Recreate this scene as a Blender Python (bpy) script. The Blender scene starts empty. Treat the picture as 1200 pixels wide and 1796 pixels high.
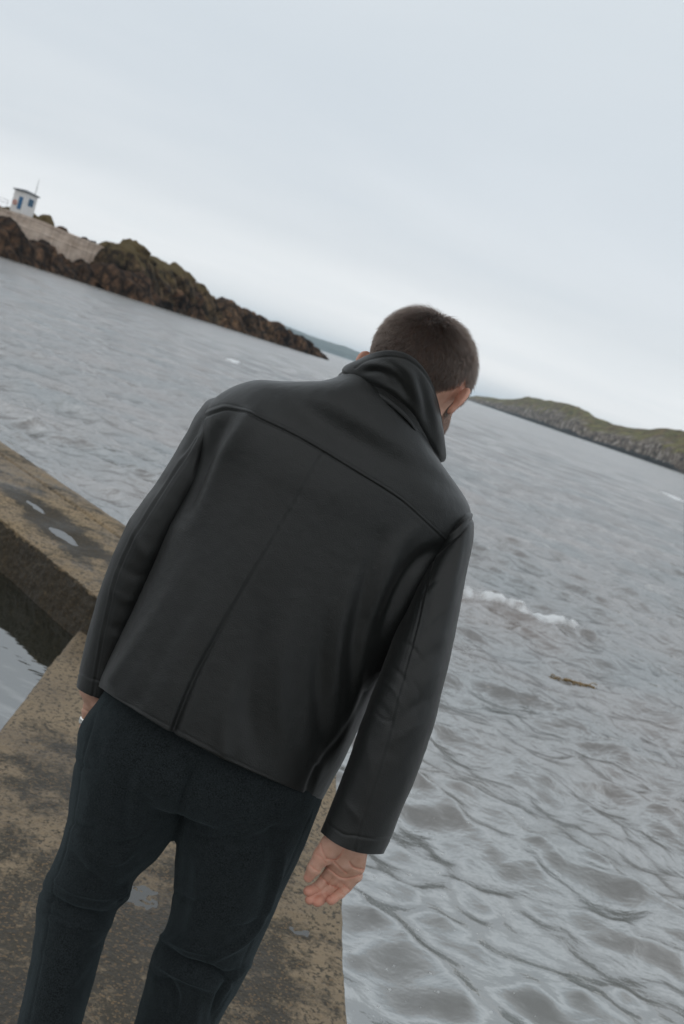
import bpy, math, numpy as np
from mathutils import Matrix, Vector

rng = np.random.default_rng(7)
S = bpy.context.scene
C = S.collection

# ------------------------------------------------------------------ camera
F = 1746.0
PITCH, ROLL, CAMZ = math.radians(8.4), math.radians(18.5), 1.6
cr, sr = math.cos(ROLL), math.sin(ROLL)
FWD = np.array([0, math.cos(PITCH), -math.sin(PITCH)])
UP0 = np.array([0, math.sin(PITCH), math.cos(PITCH)])
R0 = np.array([1.0, 0, 0])
RGT = cr * R0 + sr * UP0
UPV = -sr * R0 + cr * UP0
CAM = np.array([0, 0, CAMZ])


def P(px, py, d):
    """photo position + distance along the view axis -> world point"""
    px, py, d = np.broadcast_arrays(np.asarray(px, float), np.asarray(py, float), np.asarray(d, float))
    x = (px - 600) / F
    y = -(py - 898) / F
    return CAM + d[..., None] * (FWD + x[..., None] * RGT + y[..., None] * UPV)


def proj(w):
    v = w - CAM
    d = v @ FWD
    return 600 + F * (v @ RGT) / d, 898 - F * (v @ UPV) / d, d


def on_plane(px, py, z):
    v = P(px, py, 1.0) - CAM
    return CAM + v * ((z - CAMZ) / v[..., 2])[..., None]


cam = bpy.data.cameras.new('camera')
cam.sensor_width = 36
cam.lens = 36 * F / 1796
cam.clip_end = 40000
cam.clip_start = 0.05
cam.dof.use_dof = True
cam.dof.focus_distance = 1.62
cam.dof.aperture_fstop = 7.5
co = bpy.data.objects.new('camera', cam)
C.objects.link(co)
M = Matrix.Identity(4)
for i in range(3):
    M[i][0], M[i][1], M[i][2], M[i][3] = RGT[i], UPV[i], -FWD[i], CAM[i]
co.matrix_world = M
S.camera = co

S.view_settings.view_transform = 'Standard'
S.view_settings.look = 'None'
S.view_settings.exposure = 0.14
S.view_settings.gamma = 1
S.cycles.use_denoising = True
S.cycles.max_bounces = 8
S.cycles.volume_bounces = 1

# ------------------------------------------------------------------ noise
_perm = np.random.default_rng(3).permutation(256)
_perm = np.concatenate([_perm, _perm, _perm])
_g = np.random.default_rng(4).normal(size=(256, 3))
_g /= np.linalg.norm(_g, axis=1)[:, None]
_gf = _g.astype(np.float32)


def pn(p):
    p = np.asarray(p, np.float64)
    i = np.floor(p).astype(np.int64)
    f = (p - i)
    u = f * f * f * (f * (f * 6 - 15) + 10)
    out = 0
    for dx in (0, 1):
        for dy in (0, 1):
            for dz in (0, 1):
                h = _perm[_perm[_perm[(i[..., 0] + dx) & 255] + ((i[..., 1] + dy) & 255)] + ((i[..., 2] + dz) & 255)]
                g = _g[h]
                dot = g[..., 0] * (f[..., 0] - dx) + g[..., 1] * (f[..., 1] - dy) + g[..., 2] * (f[..., 2] - dz)
                w = (u[..., 0] if dx else 1 - u[..., 0]) * (u[..., 1] if dy else 1 - u[..., 1]) * (u[..., 2] if dz else 1 - u[..., 2])
                out = out + dot * w
    return out


def fbm(p, octv=4, gain=.5):
    a, s, o = 1.0, 0, 0
    for k in range(octv):
        o = o + a * pn(p * (2.03 ** k) + 17.3 * k)
        s += a
        a *= gain
    return o / s


def ridged(p, octv=4):
    a, s, o = 1.0, 0, 0
    for k in range(octv):
        o = o + a * (1 - 2.2 * np.abs(pn(p * (2.07 ** k) + 31.7 * k)))
        s += a
        a *= .5
    return o / s


def worley(p):
    p = np.asarray(p, float)
    i = np.floor(p).astype(np.int64)
    f = p - i
    best = np.full(p.shape[:-1], 9.0)
    bid = np.zeros(p.shape[:-1])
    for dx in (-1, 0, 1):
        for dy in (-1, 0, 1):
            for dz in (-1, 0, 1):
                h = _perm[_perm[_perm[(i[..., 0] + dx) & 255] + ((i[..., 1] + dy) & 255)] + ((i[..., 2] + dz) & 255)]
                o = .5 + .45 * _g[h]
                d = np.sqrt((dx + o[..., 0] - f[..., 0]) ** 2 + (dy + o[..., 1] - f[..., 1]) ** 2 + (dz + o[..., 2] - f[..., 2]) ** 2)
                m = d < best
                best = np.where(m, d, best)
                bid = np.where(m, h / 255.0, bid)
    return best, bid


def sstep(a, b, x):
    t = np.clip((x - a) / (b - a), 0, 1)
    return t * t * (3 - 2 * t)


def V3(x, y, z):
    return np.stack(np.broadcast_arrays(x, y, z), -1)


# ------------------------------------------------------------------ objects
def add_mesh(name, v, q, m=None, parent=None, smooth=True, attrs=None):
    v = np.asarray(v, np.float32).reshape(-1, 3)
    q = np.asarray(q, np.int32)
    k = q.shape[1]
    me = bpy.data.meshes.new(name)
    me.vertices.add(len(v))
    me.vertices.foreach_set('co', v.ravel())
    me.loops.add(q.size)
    me.loops.foreach_set('vertex_index', q.ravel())
    me.polygons.add(len(q))
    me.polygons.foreach_set('loop_start', np.arange(0, q.size, k, dtype=np.int32))
    me.polygons.foreach_set('use_smooth', np.full(len(q), smooth))
    me.update(calc_edges=True)
    me.validate()
    for an, av in (attrs or {}).items():
        a = me.attributes.new(an, 'FLOAT', 'POINT')
        a.data.foreach_set('value', np.asarray(av, np.float32).ravel())
    if m:
        me.materials.append(m)
    o = bpy.data.objects.new(name, me)
    C.objects.link(o)
    if parent:
        o.parent = parent
        o.matrix_parent_inverse = parent.matrix_basis.inverted()
    return o


def grid_quads(nr, nc, wrap=False, off=0, flip=False):
    r = np.arange(nr - 1)[:, None]
    c = np.arange(nc if wrap else nc - 1)[None, :]
    a = r * nc + c
    b = r * nc + (c + 1) % nc
    q = np.stack([a, b, b + nc, a + nc], -1).reshape(-1, 4) + off
    return q[:, ::-1] if flip else q


def tag(o, label, cat, group=None, kind=None):
    if label:
        o['label'] = label
    if cat:
        o['category'] = cat
    if group:
        o['group'] = group
    if kind:
        o['kind'] = kind
    return o


def empty(name, loc):
    o = bpy.data.objects.new(name, None)
    o.location = loc
    C.objects.link(o)
    return o


class MB:
    """collects boxes, tubes and discs; build() links them as one mesh"""

    def __init__(s):
        s.v, s.q, s.n = [], [], 0

    def add(s, v, q):
        s.v.append(np.asarray(v, float).reshape(-1, 3))
        s.q.append(np.asarray(q) + s.n)
        s.n += len(s.v[-1])

    def box(s, c, ax, h, bev=0.0):
        """centre, 3 axes (rows), half sizes"""
        ax = np.asarray(ax, float)
        h = np.asarray(h, float)
        b = min(bev, h.min() * .9)
        # bevelled box: 24 vertices
        vs, idx = [], {}
        for sx in (-1, 1):
            for sy in (-1, 1):
                for sz in (-1, 1):
                    for k in range(3):
                        l = np.array([sx, sy, sz]) * h
                        for j in range(3):
                            if j != k:
                                l[j] -= np.sign(l[j]) * b
                        idx[(sx, sy, sz, k)] = len(vs)
                        vs.append(np.asarray(c) + l @ ax)
        q = []
        for k in range(3):
            i, j = [t for t in range(3) if t != k]
            for sg in (-1, 1):
                f = []
                for a, bb in ((-1, -1), (1, -1), (1, 1), (-1, 1)):
                    key = [0, 0, 0]
                    key[k], key[i], key[j] = sg, a, bb
                    f.append(idx[(*key, k)])
                q.append(f if (sg > 0) == (k != 1) else f[::-1])
        if b > 0:
            for i in range(3):
                j, k = [t for t in range(3) if t != i]
                for a in (-1, 1):
                    for bb in (-1, 1):
                        f = []
                        for e, kk in ((-1, j), (1, j), (1, k), (-1, k)):
                            key = [0, 0, 0]
                            key[i], key[j], key[k] = e, a, bb
                            f.append(idx[(*key, kk)])
                        q.append(f)
            for sx in (-1, 1):
                for sy in (-1, 1):
                    for sz in (-1, 1):
                        a = [idx[(sx, sy, sz, k)] for k in range(3)]
                        q.append([a[0], a[1], a[2], a[2]])
        s.add(vs, q)

    def tube(s, pts, r, n=10, closed=False):
        pts = np.asarray(pts, float)
        m = len(pts)
        r = np.broadcast_to(r, (m,))
        if closed:
            t = np.roll(pts, -1, 0) - np.roll(pts, 1, 0)
        else:
            t = np.gradient(pts, axis=0)
        t /= np.linalg.norm(t, axis=1)[:, None] + 1e-12
        a = np.cross(t, [0.31, 0.2, 0.93])
        a /= np.linalg.norm(a, axis=1)[:, None] + 1e-12
        b = np.cross(t, a)
        th = np.linspace(0, 2 * np.pi, n, endpoint=False)
        v = pts[:, None] + r[:, None, None] * (np.cos(th)[None, :, None] * a[:, None] + np.sin(th)[None, :, None] * b[:, None])
        if closed:
            v = np.concatenate([v, v[:1]])
            m += 1
        s.add(v, grid_quads(m, n, wrap=True))
        if not closed:
            for e, base in ((0, 0), (m - 1, (m - 1) * n)):
                c0 = s.n - m * n if e == 0 else s.n
            base = s.n - m * n
            s.add([pts[0], pts[-1]], np.array([[base - s.n + i, base - s.n + (i + 1) % n, 0, 0] for i in range(n)] +
                                              [[base - s.n + (m - 1) * n + i, base - s.n + (m - 1) * n + (i + 1) % n, 1, 1] for i in range(n)]))

    def build(s, name, m, parent=None, smooth=False, attrs=None):
        v = np.concatenate(s.v)
        q = np.concatenate(s.q)
        me = bpy.data.meshes.new(name)
        fs = []
        for f in q.tolist():
            g = []
            for i in f:
                if i not in g:
                    g.append(i)
            fs.append(g)
        me.from_pydata(v.tolist(), [], fs)
        me.validate()
        if smooth:
            me.polygons.foreach_set('use_smooth', np.full(len(me.polygons), True))
        me.materials.append(m)
        o = bpy.data.objects.new(name, me)
        C.objects.link(o)
        if parent:
            o.parent = parent
            o.matrix_parent_inverse = parent.matrix_basis.inverted()
        return o


# ------------------------------------------------------------------ material helper
class NT:
    def __init__(s, name):
        s.m = bpy.data.materials.new(name)
        s.m.use_nodes = True
        s.t = s.m.node_tree
        s.b = s.t.nodes['Principled BSDF']
        s.out = s.t.nodes['Material Output']

    def n(s, typ, **kw):
        nd = s.t.nodes.new(typ)
        for k, v in kw.items():
            if k.startswith('i_'):
                nd.inputs[k[2:].replace('_', ' ')].default_value = v
            else:
                setattr(nd, k, v)
        return nd

    def l(s, a, b):
        s.t.links.new(a, b)

    def pos(s, scale=(1, 1, 1), rot=(0, 0, 0)):
        g = s.n('ShaderNodeNewGeometry')
        mp = s.n('ShaderNodeMapping')
        mp.inputs['Scale'].default_value = scale
        mp.inputs['Rotation'].default_value = rot
        s.l(g.outputs['Position'], mp.inputs['Vector'])
        return mp.outputs['Vector']

    def noise(s, vec, scale, detail=4, rough=.55, dist=0):
        nd = s.n('ShaderNodeTexNoise')
        nd.inputs['Scale'].default_value = scale
        nd.inputs['Detail'].default_value = detail
        nd.inputs['Roughness'].default_value = rough
        nd.inputs['Distortion'].default_value = dist
        if vec is not None:
            s.l(vec, nd.inputs['Vector'])
        return nd.outputs['Fac']

    def voro(s, vec, scale, feature='F1', out='Distance'):
        nd = s.n('ShaderNodeTexVoronoi')
        nd.feature = feature
        nd.inputs['Scale'].default_value = scale
        s.l(vec, nd.inputs['Vector'])
        return nd.outputs[out]

    def ramp(s, fac, stops):
        nd = s.n('ShaderNodeValToRGB')
        e = nd.color_ramp.elements
        while len(e) < len(stops):
            e.new(.5)
        for k, (p, c) in enumerate(stops):
            e[k].position = p
            e[k].color = (c, c, c, 1) if isinstance(c, (int, float)) else (*c, 1)
        s.l(fac, nd.inputs['Fac'])
        return nd.outputs['Color']

    def mix(s, fac, a, b, mode='MIX'):
        nd = s.n('ShaderNodeMix', data_type='RGBA', blend_type=mode)
        for sock, val in ((nd.inputs['Factor'], fac), (nd.inputs['A'], a), (nd.inputs['B'], b)):
            pass
        ins = [i for i in nd.inputs if i.enabled]
        for sock, val in zip(ins, (fac, a, b)):
            if isinstance(val, (int, float)):
                sock.default_value = val
            elif isinstance(val, tuple):
                sock.default_value = (*val, 1)
            else:
                s.l(val, sock)
        return [o for o in nd.outputs if o.enabled][0]

    def math(s, op, a, b=0.0, c=None):
        nd = s.n('ShaderNodeMath', operation=op)
        for k, val in enumerate((a, b) if c is None else (a, b, c)):
            if isinstance(val, (int, float)):
                nd.inputs[k].default_value = val
            else:
                s.l(val, nd.inputs[k])
        return nd.outputs[0]

    def attr(s, name):
        nd = s.n('ShaderNodeAttribute', attribute_name=name)
        return nd.outputs['Fac']

    def bump(s, h, strength=.3, dist=.01, prev=None):
        nd = s.n('ShaderNodeBump')
        nd.inputs['Strength'].default_value = strength
        nd.inputs['Distance'].default_value = dist
        s.l(h, nd.inputs['Height'])
        if prev is not None:
            s.l(prev, nd.inputs['Normal'])
        return nd.outputs['Normal']

    def set(s, **kw):
        for k, v in kw.items():
            k = k.replace('_', ' ')
            if isinstance(v, (int, float)):
                s.b.inputs[k].default_value = v
            elif isinstance(v, tuple):
                s.b.inputs[k].default_value = (*v, 1) if len(v) == 3 and k != 'Subsurface Radius' else v
            else:
                s.l(v, s.b.inputs[k])
        return s


# ------------------------------------------------------------------ world + sun
w = bpy.data.worlds.new('World')
S.world = w
w.use_nodes = True
SUN_EL, SUN_AZ = math.radians(48), math.radians(-160)     # behind the camera to the left, behind thick cloud
wt = w.node_tree
bg = wt.nodes['Background']
sky = wt.nodes.new('ShaderNodeTexSky')
sky.sky_type = 'NISHITA'
sky.sun_disc = False
sky.sun_elevation = SUN_EL
sky.sun_rotation = SUN_AZ
sky.air_density = 1.0
sky.dust_density = 3.0
W = NT.__new__(NT)
W.t = wt
tc = wt.nodes.new('ShaderNodeTexCoord')
sep = wt.nodes.new('ShaderNodeSeparateXYZ')
W.l(tc.outputs['Generated'], sep.inputs[0])
zc = W.math('MAXIMUM', sep.outputs['Z'], 0.0)
zz = W.math('ADD', zc, 0.10)
cx = W.math('DIVIDE', sep.outputs['X'], zz)
cy = W.math('DIVIDE', sep.outputs['Y'], zz)
comb = wt.nodes.new('ShaderNodeCombineXYZ')
W.l(cx, comb.inputs[0])
W.l(cy, comb.inputs[1])
mp = wt.nodes.new('ShaderNodeMapping')
mp.inputs['Scale'].default_value = (.55, 1.0, 1)
mp.inputs['Rotation'].default_value = (0, 0, .25)
W.l(comb.outputs[0], mp.inputs['Vector'])
cn = W.noise(mp.outputs['Vector'], .55, 6, .55, .6)
cn2 = W.noise(mp.outputs['Vector'], .16, 3, .5, .3)
base = W.ramp(zc, [(0, (7.02, 7.36, 7.58)), (0.03, (7.79, 7.94, 8.01)), (0.06, (7.29, 7.51, 7.65)), (0.1, (6.10, 6.42, 6.68)), (0.25, (5.66, 6.10, 6.42)), (0.4, (5.91, 6.35, 6.61)), (0.5, (8.77, 9.43, 9.82)), (0.68, (6.87, 7.47, 7.86)), (0.84, (3.43, 3.70, 3.89)), (1, (1.60, 1.72, 1.81))])  # bright band above the frame and dark zenith, shaped for wave contrast
# keep a thin bluish strip right at the horizon
cl = W.ramp(cn, [(.30, (.955, .965, .975)), (.52, (1.015, 1.012, 1.01)), (.72, (1.07, 1.06, 1.055))])
cl2 = W.ramp(cn2, [(.35, (.95, .96, .975)), (.65, (1.05, 1.04, 1.03))])
ccol = W.mix(1.0, W.mix(1.0, base, cl, 'MULTIPLY'), cl2, 'MULTIPLY')
# sky dimmed behind the camera, added to darken the jacket
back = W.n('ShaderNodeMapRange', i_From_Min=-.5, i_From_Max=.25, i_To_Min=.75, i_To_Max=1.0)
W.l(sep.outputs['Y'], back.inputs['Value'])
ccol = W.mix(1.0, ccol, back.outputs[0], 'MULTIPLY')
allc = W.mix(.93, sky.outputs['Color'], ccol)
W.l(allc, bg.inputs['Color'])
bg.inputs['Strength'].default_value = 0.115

sl = bpy.data.lights.new('sun', 'SUN')
sl.energy = 0.5
sl.angle = math.radians(160)
sl.color = (1, .97, .93)
so = bpy.data.objects.new('sun', sl)
C.objects.link(so)
sd = Vector((math.sin(SUN_AZ) * math.cos(SUN_EL), math.cos(SUN_AZ) * math.cos(SUN_EL), math.sin(SUN_EL)))
so.rotation_euler = sd.to_track_quat('Z', 'Y').to_euler()
so.location = (0, 0, 30)

# ------------------------------------------------------------------ sea
SEA = -0.5
wr = np.random.default_rng(11)
NW = 110
lam = np.exp(np.linspace(math.log(.13), math.log(5.2), NW)) * wr.uniform(.97, 1.03, NW)
wang = math.radians(-110) + wr.normal(0, 1, NW) * np.interp(lam, [.13, .35, .6, 1.5, 5], [.85, .70, .60, .40, .25])
wk = 2 * np.pi / lam
wph = wr.uniform(0, 2 * np.pi, NW)
ws = wr.uniform(.6, 1.4, NW) * np.interp(lam, [.13, .25, .4, .9, 1.6, 3.2, 5.2], [.026, .042, .044, .032, .027, .014, .006])
wdx, wdy = np.cos(wang), np.sin(wang)
CRESTS = []                                                         # breaking crests: two ends, height, width
for (a, b, h, wd) in (((800, 1046), (1060, 1136), .12, .15), ((925, 828), (975, 842), .09, .30), ((1165, 866), (1215, 890), .16, .4),
                      ((398, 632), (425, 641), .14, .9), ((480, 640), (520, 655), .09, .5), ((985, 1290), (1075, 1330), .05, .16)):
    A_, B_ = on_plane(np.array(a), 0, 0) if False else (on_plane(np.array(a[0]), np.array(a[1]), SEA), on_plane(np.array(b[0]), np.array(b[1]), SEA))
    CRESTS.append((A_[:2], B_[:2], h, wd))


def sea_surface(x, y, sp):
    """Gerstner sum; sp is the local mesh spacing"""
    X, Y, Z = x.copy(), y.copy(), np.full_like(x, SEA)
    J = np.zeros_like(x)
    r = np.hypot(x - .2, y - 1.5)
    gust = np.clip(.85 + .55 * fbm(V3(x * .13, y * .22, 3.0), 3), .78, 1.3)
    calm = sstep(.5, 5.0, r)                                       # sheltered next to the pier
    for i in range(NW):
        att = sstep(2.0, 4.0, lam[i] / sp)
        near = (1.05 + .85 * calm) if lam[i] > .22 else 1.5 + .2 * calm
        if .75 < lam[i] <= 1.6:
            near = .30 + .9 * calm
        if lam[i] > 1.6:
            near = .45 + .55 * calm
        a = ws[i] / wk[i] * att * near * gust
        th = wk[i] * (wdx[i] * x + wdy[i] * y) + wph[i]
        c, s_ = np.cos(th), np.sin(th)
        Z += a * c
        ch = .6 * calm + .45
        X -= ch * a * wdx[i] * s_
        Y -= ch * a * wdy[i] * s_
        J += a * wk[i] * c
    foam = .35 * sstep(1.0, 1.3, J) * sstep(14.0, 25.0, r)
    for (A_, B_, h, wd) in CRESTS:
        t = B_ - A_
        L = np.hypot(*t)
        t = t / L
        u = (x - A_[0]) * t[0] + (y - A_[1]) * t[1]
        v = -(x - A_[0]) * t[1] + (y - A_[1]) * t[0]
        v = v + .35 * wd * pn(V3(u / wd * .8, 0 * u, 2.2)) * 2
        al = sstep(-.35 * L, .15 * L, u) * (1 - sstep(.8 * L, 1.4 * L, u))
        al = al * (.75 + .9 * pn(V3(u / wd * 1.3, 0 * u, 7.7)))
        prof = np.where(v < 0, np.exp(-(v / (.55 * wd)) ** 2), np.exp(-(v / (1.5 * wd)) ** 2))
        Z += h * al * prof
        if h > .1:
            al2 = al * (1 - sstep(.55 * L, 1.1 * L, u)) * sstep(-.7, .25, pn(V3(x * 5, y * 8, 0 * x)) + .12)
            fm = al2 * np.exp(-((v - .5 * wd) / (1.7 * wd)) ** 2)
            foam = np.maximum(foam, np.clip(fm * 1.5, 0, 1))
            Z += .022 * h / .17 * fm * pn(V3(x * 14, y * 14, 0 * x))
    return X, Y, Z, foam


ang = np.concatenate([np.arange(-180, -62, 4.0), np.arange(-62, 62, .22), np.arange(62, 180, 4.0)])
rad = [.25]
while rad[-1] < 170:
    rad.append(rad[-1] * 1.0058 + .0015)
while rad[-1] < 7600:
    rad.append(rad[-1] * 1.10)
rad = np.array(rad)
AA, RR = np.meshgrid(np.radians(ang), rad)
gx, gy = RR * np.sin(AA), RR * np.cos(AA)
sp = np.gradient(rad)[:, None] * np.ones_like(AA)
sp = np.maximum(sp, np.where(np.abs(AA) > math.radians(61.5), RR * .07, RR * .0038))
X, Y, Z, FO = sea_surface(gx, gy, sp)
X[RR > 170], Y[RR > 170], Z[RR > 170] = gx[RR > 170], gy[RR > 170], SEA

m = NT('sea_water')
ps = m.pos()
g = m.n('ShaderNodeNewGeometry')
dist = m.n('ShaderNodeVectorMath', operation='LENGTH')
m.l(g.outputs['Position'], dist.inputs[0])
far = m.n('ShaderNodeMapRange', i_From_Min=5.0, i_From_Max=130.0)
m.l(dist.outputs['Value'], far.inputs['Value'])
murk = m.noise(ps, .5, 4)
foamn = m.noise(ps, 24, 8, .75, .6)
fo = m.attr('foam')
foamf = m.ramp(m.math('MULTIPLY', fo, m.math('ADD', foamn, .30)), [(.30, 0), (.62, 1)])
# thin scum lines drifting near the pier
sv = m.noise(m.pos((1.5, 2.6, 1), (0, 0, .5)), 1.3, 5, .55, 2.2)
scum = m.ramp(sv, [(.478, 0), (.50, 1), (.522, 0)])
scum = m.math('MULTIPLY', m.math('MULTIPLY', scum, m.math('SUBTRACT', 1.0, far.outputs[0])), m.ramp(m.noise(ps, .7, 2), [(.45, 0), (.7, .06)]))
wc = m.mix(m.ramp(murk, [(.35, 0), (.65, 1)]), (.036, .044, .040), (.120, .086, .066))
# murky water beside the pier, colour lifted to make up for weak sky reflection
shal = m.n('ShaderNodeMapRange', i_From_Min=2.5, i_From_Max=8.5, i_To_Min=1.0, i_To_Max=0.0)
m.l(dist.outputs['Value'], shal.inputs['Value'])
murk_lift = m.mix(m.ramp(m.noise(ps, 1.1, 5, .6, .8), [(.35, 0), (.65, 1)]), (.070, .082, .068), (.105, .110, .094))
wc = m.mix(shal.outputs[0], wc, murk_lift)
wc = m.mix(scum, wc, (.55, .56, .55))
wc = m.mix(foamf, wc, (.80, .82, .83))
rip1 = m.noise(m.pos((1.1, 1.7, 1), (0, 0, .35)), 5, 4, .55, .2)
rip2 = m.noise(m.pos((.35, 1.0, 1), (0, 0, .12)), 1.1, 5, .65, .3)
b1n = m.n('ShaderNodeBump')
b1n.inputs['Distance'].default_value = .035
m.l(rip1, b1n.inputs['Height'])
md = m.n('ShaderNodeMapRange', i_From_Min=3.5, i_From_Max=8.0, i_To_Min=.26, i_To_Max=1.0)
m.l(dist.outputs['Value'], md.inputs['Value'])
m.l(md.outputs[0], b1n.inputs['Strength'])
b1 = b1n.outputs['Normal']
b2n = m.n('ShaderNodeBump')
b2n.inputs['Distance'].default_value = .35
m.l(rip2, b2n.inputs['Height'])
m.l(b1, b2n.inputs['Normal'])
m.l(m.math('MULTIPLY', far.outputs[0], .5), b2n.inputs['Strength'])
fb = m.bump(m.math('MULTIPLY', foamn, foamf), .6, .03, b2n.outputs['Normal'])
rough = m.math('MULTIPLY_ADD', foamf, .6, m.math('MULTIPLY_ADD', far.outputs[0], .16, .045))
m.set(Base_Color=wc, Roughness=rough, IOR=4.0, Normal=fb)
SEA_M = m.m
sea = add_mesh('sea', np.stack([X, Y, Z], -1), grid_quads(len(rad), len(ang), wrap=True, flip=True), SEA_M, attrs={'foam': FO})
tag(sea, 'choppy grey sea reflecting the overcast sky', 'sea', kind='structure')
del X, Y, Z, AA, RR, gx, gy

# bubbles and kelp floating on it
bl = MB()
br = np.random.default_rng(5)
pts = []
for k in range(330):
    px, py = br.uniform(610, 980), br.uniform(1440, 1830)
    if br.random() > np.exp(-((px - 640) / 170) ** 2) * .85 + .12:
        continue
    pts.append((px, py))
pa = on_plane(np.array([p[0] for p in pts]), np.array([p[1] for p in pts]), SEA)
bx, by, bz, _ = sea_surface(pa[:, 0], pa[:, 1], np.full(len(pa), .012))
th = np.linspace(0, 2 * np.pi, 10, endpoint=False)
for x, y, z in zip(bx, by, bz):
    r = min(.011, .0024 + br.exponential(.0018))
    ring = [[x + r * c * np.cos(t) * 1.25, y + r * c * np.sin(t), z - .002 + r * .55 * np.sin(e)] for e in (0, .6, 1.1, 1.5) for c in (np.cos(e),) for t in th]
    bl.add(ring, grid_quads(4, 10, wrap=True))
m = NT('foam_bubble')
m.set(Base_Color=(.75, .77, .77), Roughness=.25, Alpha=.8)
fb_o = bl.build('foam_bubbles', m.m, smooth=True)
tag(fb_o, 'scattered small white bubbles drifting on the water beside the pier', 'foam', kind='stuff')

kelp = empty('seaweed', (0, 0, 0))
kp = on_plane(np.array(1012.), np.array(1190.), SEA)
kelp.location = (kp[0], kp[1], SEA)
km = NT('kelp')
km.set(Base_Color=km.mix(km.noise(km.pos(), 18), (.26, .15, .022), (.13, .075, .016)), Roughness=.3)
for k in range(22):
    n = 14
    t = np.linspace(0, 1, n)
    a0 = br.uniform(-.35, .1)
    px = kp[0] + br.normal(0, .13) + np.linspace(-.05, .05, n) * math.cos(a0)
    py = kp[1] + br.normal(0, .05) + np.linspace(-.05, .05, n) * math.sin(a0) + .014 * np.sin(t * 7 + k)
    zx = sea_surface(px, py, np.full(n, .05))[2] - .004 + .014 * np.sin(t * np.pi) + br.uniform(-.008, .006)
    wv = .002 + .009 * np.sin(t * np.pi) * (1 + .4 * np.sin(t * 17 + k))
    vv = np.stack([np.stack([px, py - wv, zx], -1), np.stack([px, py, zx + .005], -1), np.stack([px, py + wv, zx], -1), np.stack([px, py, zx - .005], -1)], 1)
    add_mesh('blade', vv, grid_quads(n, 4, wrap=True), km.m, kelp)
tag(kelp, 'orange brown clump of seaweed floating among the waves', 'seaweed')

# ------------------------------------------------------------------ concrete
def concrete(name, light, dark, agg=.45):
    m = NT(name)
    ps = m.pos()
    patch = m.attr('patch')
    n1 = m.noise(ps, 7, 9, .68)
    n2 = m.noise(ps, 85, 4, .65)
    n3 = m.noise(ps, 2.2, 4, .6)
    n4 = m.noise(m.pos((1, 1, 1), (.3, .2, .9)), 55, 5, .7)
    vor = m.voro(ps, 95)
    vc = m.voro(ps, 165, out='Color')
    vor2 = m.voro(ps, 38)
    f = m.math('ADD', patch, m.math('MULTIPLY', m.math('SUBTRACT', n1, .5), 2.1))
    f = m.math('ADD', f, m.math('MULTIPLY', m.math('SUBTRACT', n2, .5), .55))
    mk = m.ramp(f, [(.34, 0), (.64, 1)])
    # worn dark face with tan grit, paler skin with dark pits
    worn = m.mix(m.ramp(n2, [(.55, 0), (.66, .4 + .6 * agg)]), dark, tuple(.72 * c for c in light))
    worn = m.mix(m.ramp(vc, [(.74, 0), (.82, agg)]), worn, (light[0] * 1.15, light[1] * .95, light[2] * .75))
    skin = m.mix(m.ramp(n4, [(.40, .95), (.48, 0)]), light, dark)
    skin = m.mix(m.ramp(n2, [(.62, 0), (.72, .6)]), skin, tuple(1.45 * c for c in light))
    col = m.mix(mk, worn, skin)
    col = m.mix(m.ramp(m.math('ADD', vor2, m.math('MULTIPLY', n2, .6)), [(.34, .8), (.46, 0)]), col, tuple(.35 * c for c in dark))
    rust = m.ramp(m.noise(ps, 30, 4, .6), [(.69, 0), (.74, .5)])
    col = m.mix(rust, col, (.26, .135, .040))
    col = m.mix(m.ramp(n3, [(.35, .7), (.58, 0)]), col, m.mix(1.0, col, (.52, .49, .45), 'MULTIPLY'))
    h = m.math('ADD', m.math('MULTIPLY', vor, -.5), m.math('ADD', n2, m.math('MULTIPLY', n4, 1.2)))
    nb = m.bump(h, .9, .007)
    nb = m.bump(m.math('ADD', vor2, n1), .5, .008, nb)
    wet = m.ramp(m.math('ADD', n3, m.math('MULTIPLY', n2, .3)), [(.45, .36), (.75, .85)])
    m.set(Base_Color=col, Roughness=wet, Normal=nb, Specular_IOR_Level=.42)
    return m.m


def pier_r(y):
    return .43 - .0741 * (y - 2.34)


def pier_l(y):
    return -.9 - .088 * (y - 3.31)


PUD = [(-.185, 2.60, .15, .13, .011), (.285, 2.70, .15, .065, .011)]
ys = np.concatenate([np.arange(-3, 1.7, .04), np.arange(1.7, 4.0, .0055), np.arange(4.0, 5.2, .02)])
ts = np.linspace(0, 1, 270)
YY, TT = np.meshgrid(ys, ts, indexing='ij')
xl, xr = pier_l(YY), pier_r(YY)
pz = V3(YY * 0, YY, YY * 0)
el = .020 * fbm(V3(YY * 7, YY * 0 + 1.5, YY * 0), 5) + .03 * fbm(V3(YY * 1.6, YY * 0 + 4.5, YY * 0), 2)
er = .016 * fbm(V3(YY * 9, YY * 0 + 8.5, YY * 0), 5) - .03 * np.clip(fbm(V3(YY * 4.5, YY * 0 + 2.5, YY * 0), 4) - .12, 0, 1)
XX = xl + el + (xr + er - xl - el) * TT
pp = V3(XX, YY, 0 * XX)
patch = .30 + .75 * fbm(pp * 1.9 + 3.1, 5, .6)
de = np.minimum((XX - xl), (xr - XX))
patch += .38 * np.exp(-np.maximum(xr - XX, 0) / .13) + .25 * np.exp(-np.maximum(XX - xl, 0) / .3)
patch += .30 * sstep(2.9, 3.6, YY)
ZZ = .006 * fbm(pp * 3.0, 4) + .0045 * fbm(pp * 22, 4, .6) + .0035 * sstep(.4, .62, patch + .5 * fbm(pp * 30, 3))
wd1, wid = worley(pp * 42)
ZZ += .0035 * np.clip(.5 - wd1, 0, 1) * (wid > .35) - .0045 * np.clip(.36 - wd1, 0, 1) * (wid < .12)
for (x, y, a, b, h) in PUD:
    ZZ -= h * np.exp(-(((XX - x) / a) ** 2 + ((YY - y) / b) ** 2) ** 1.0)
rnd = .012
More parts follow.
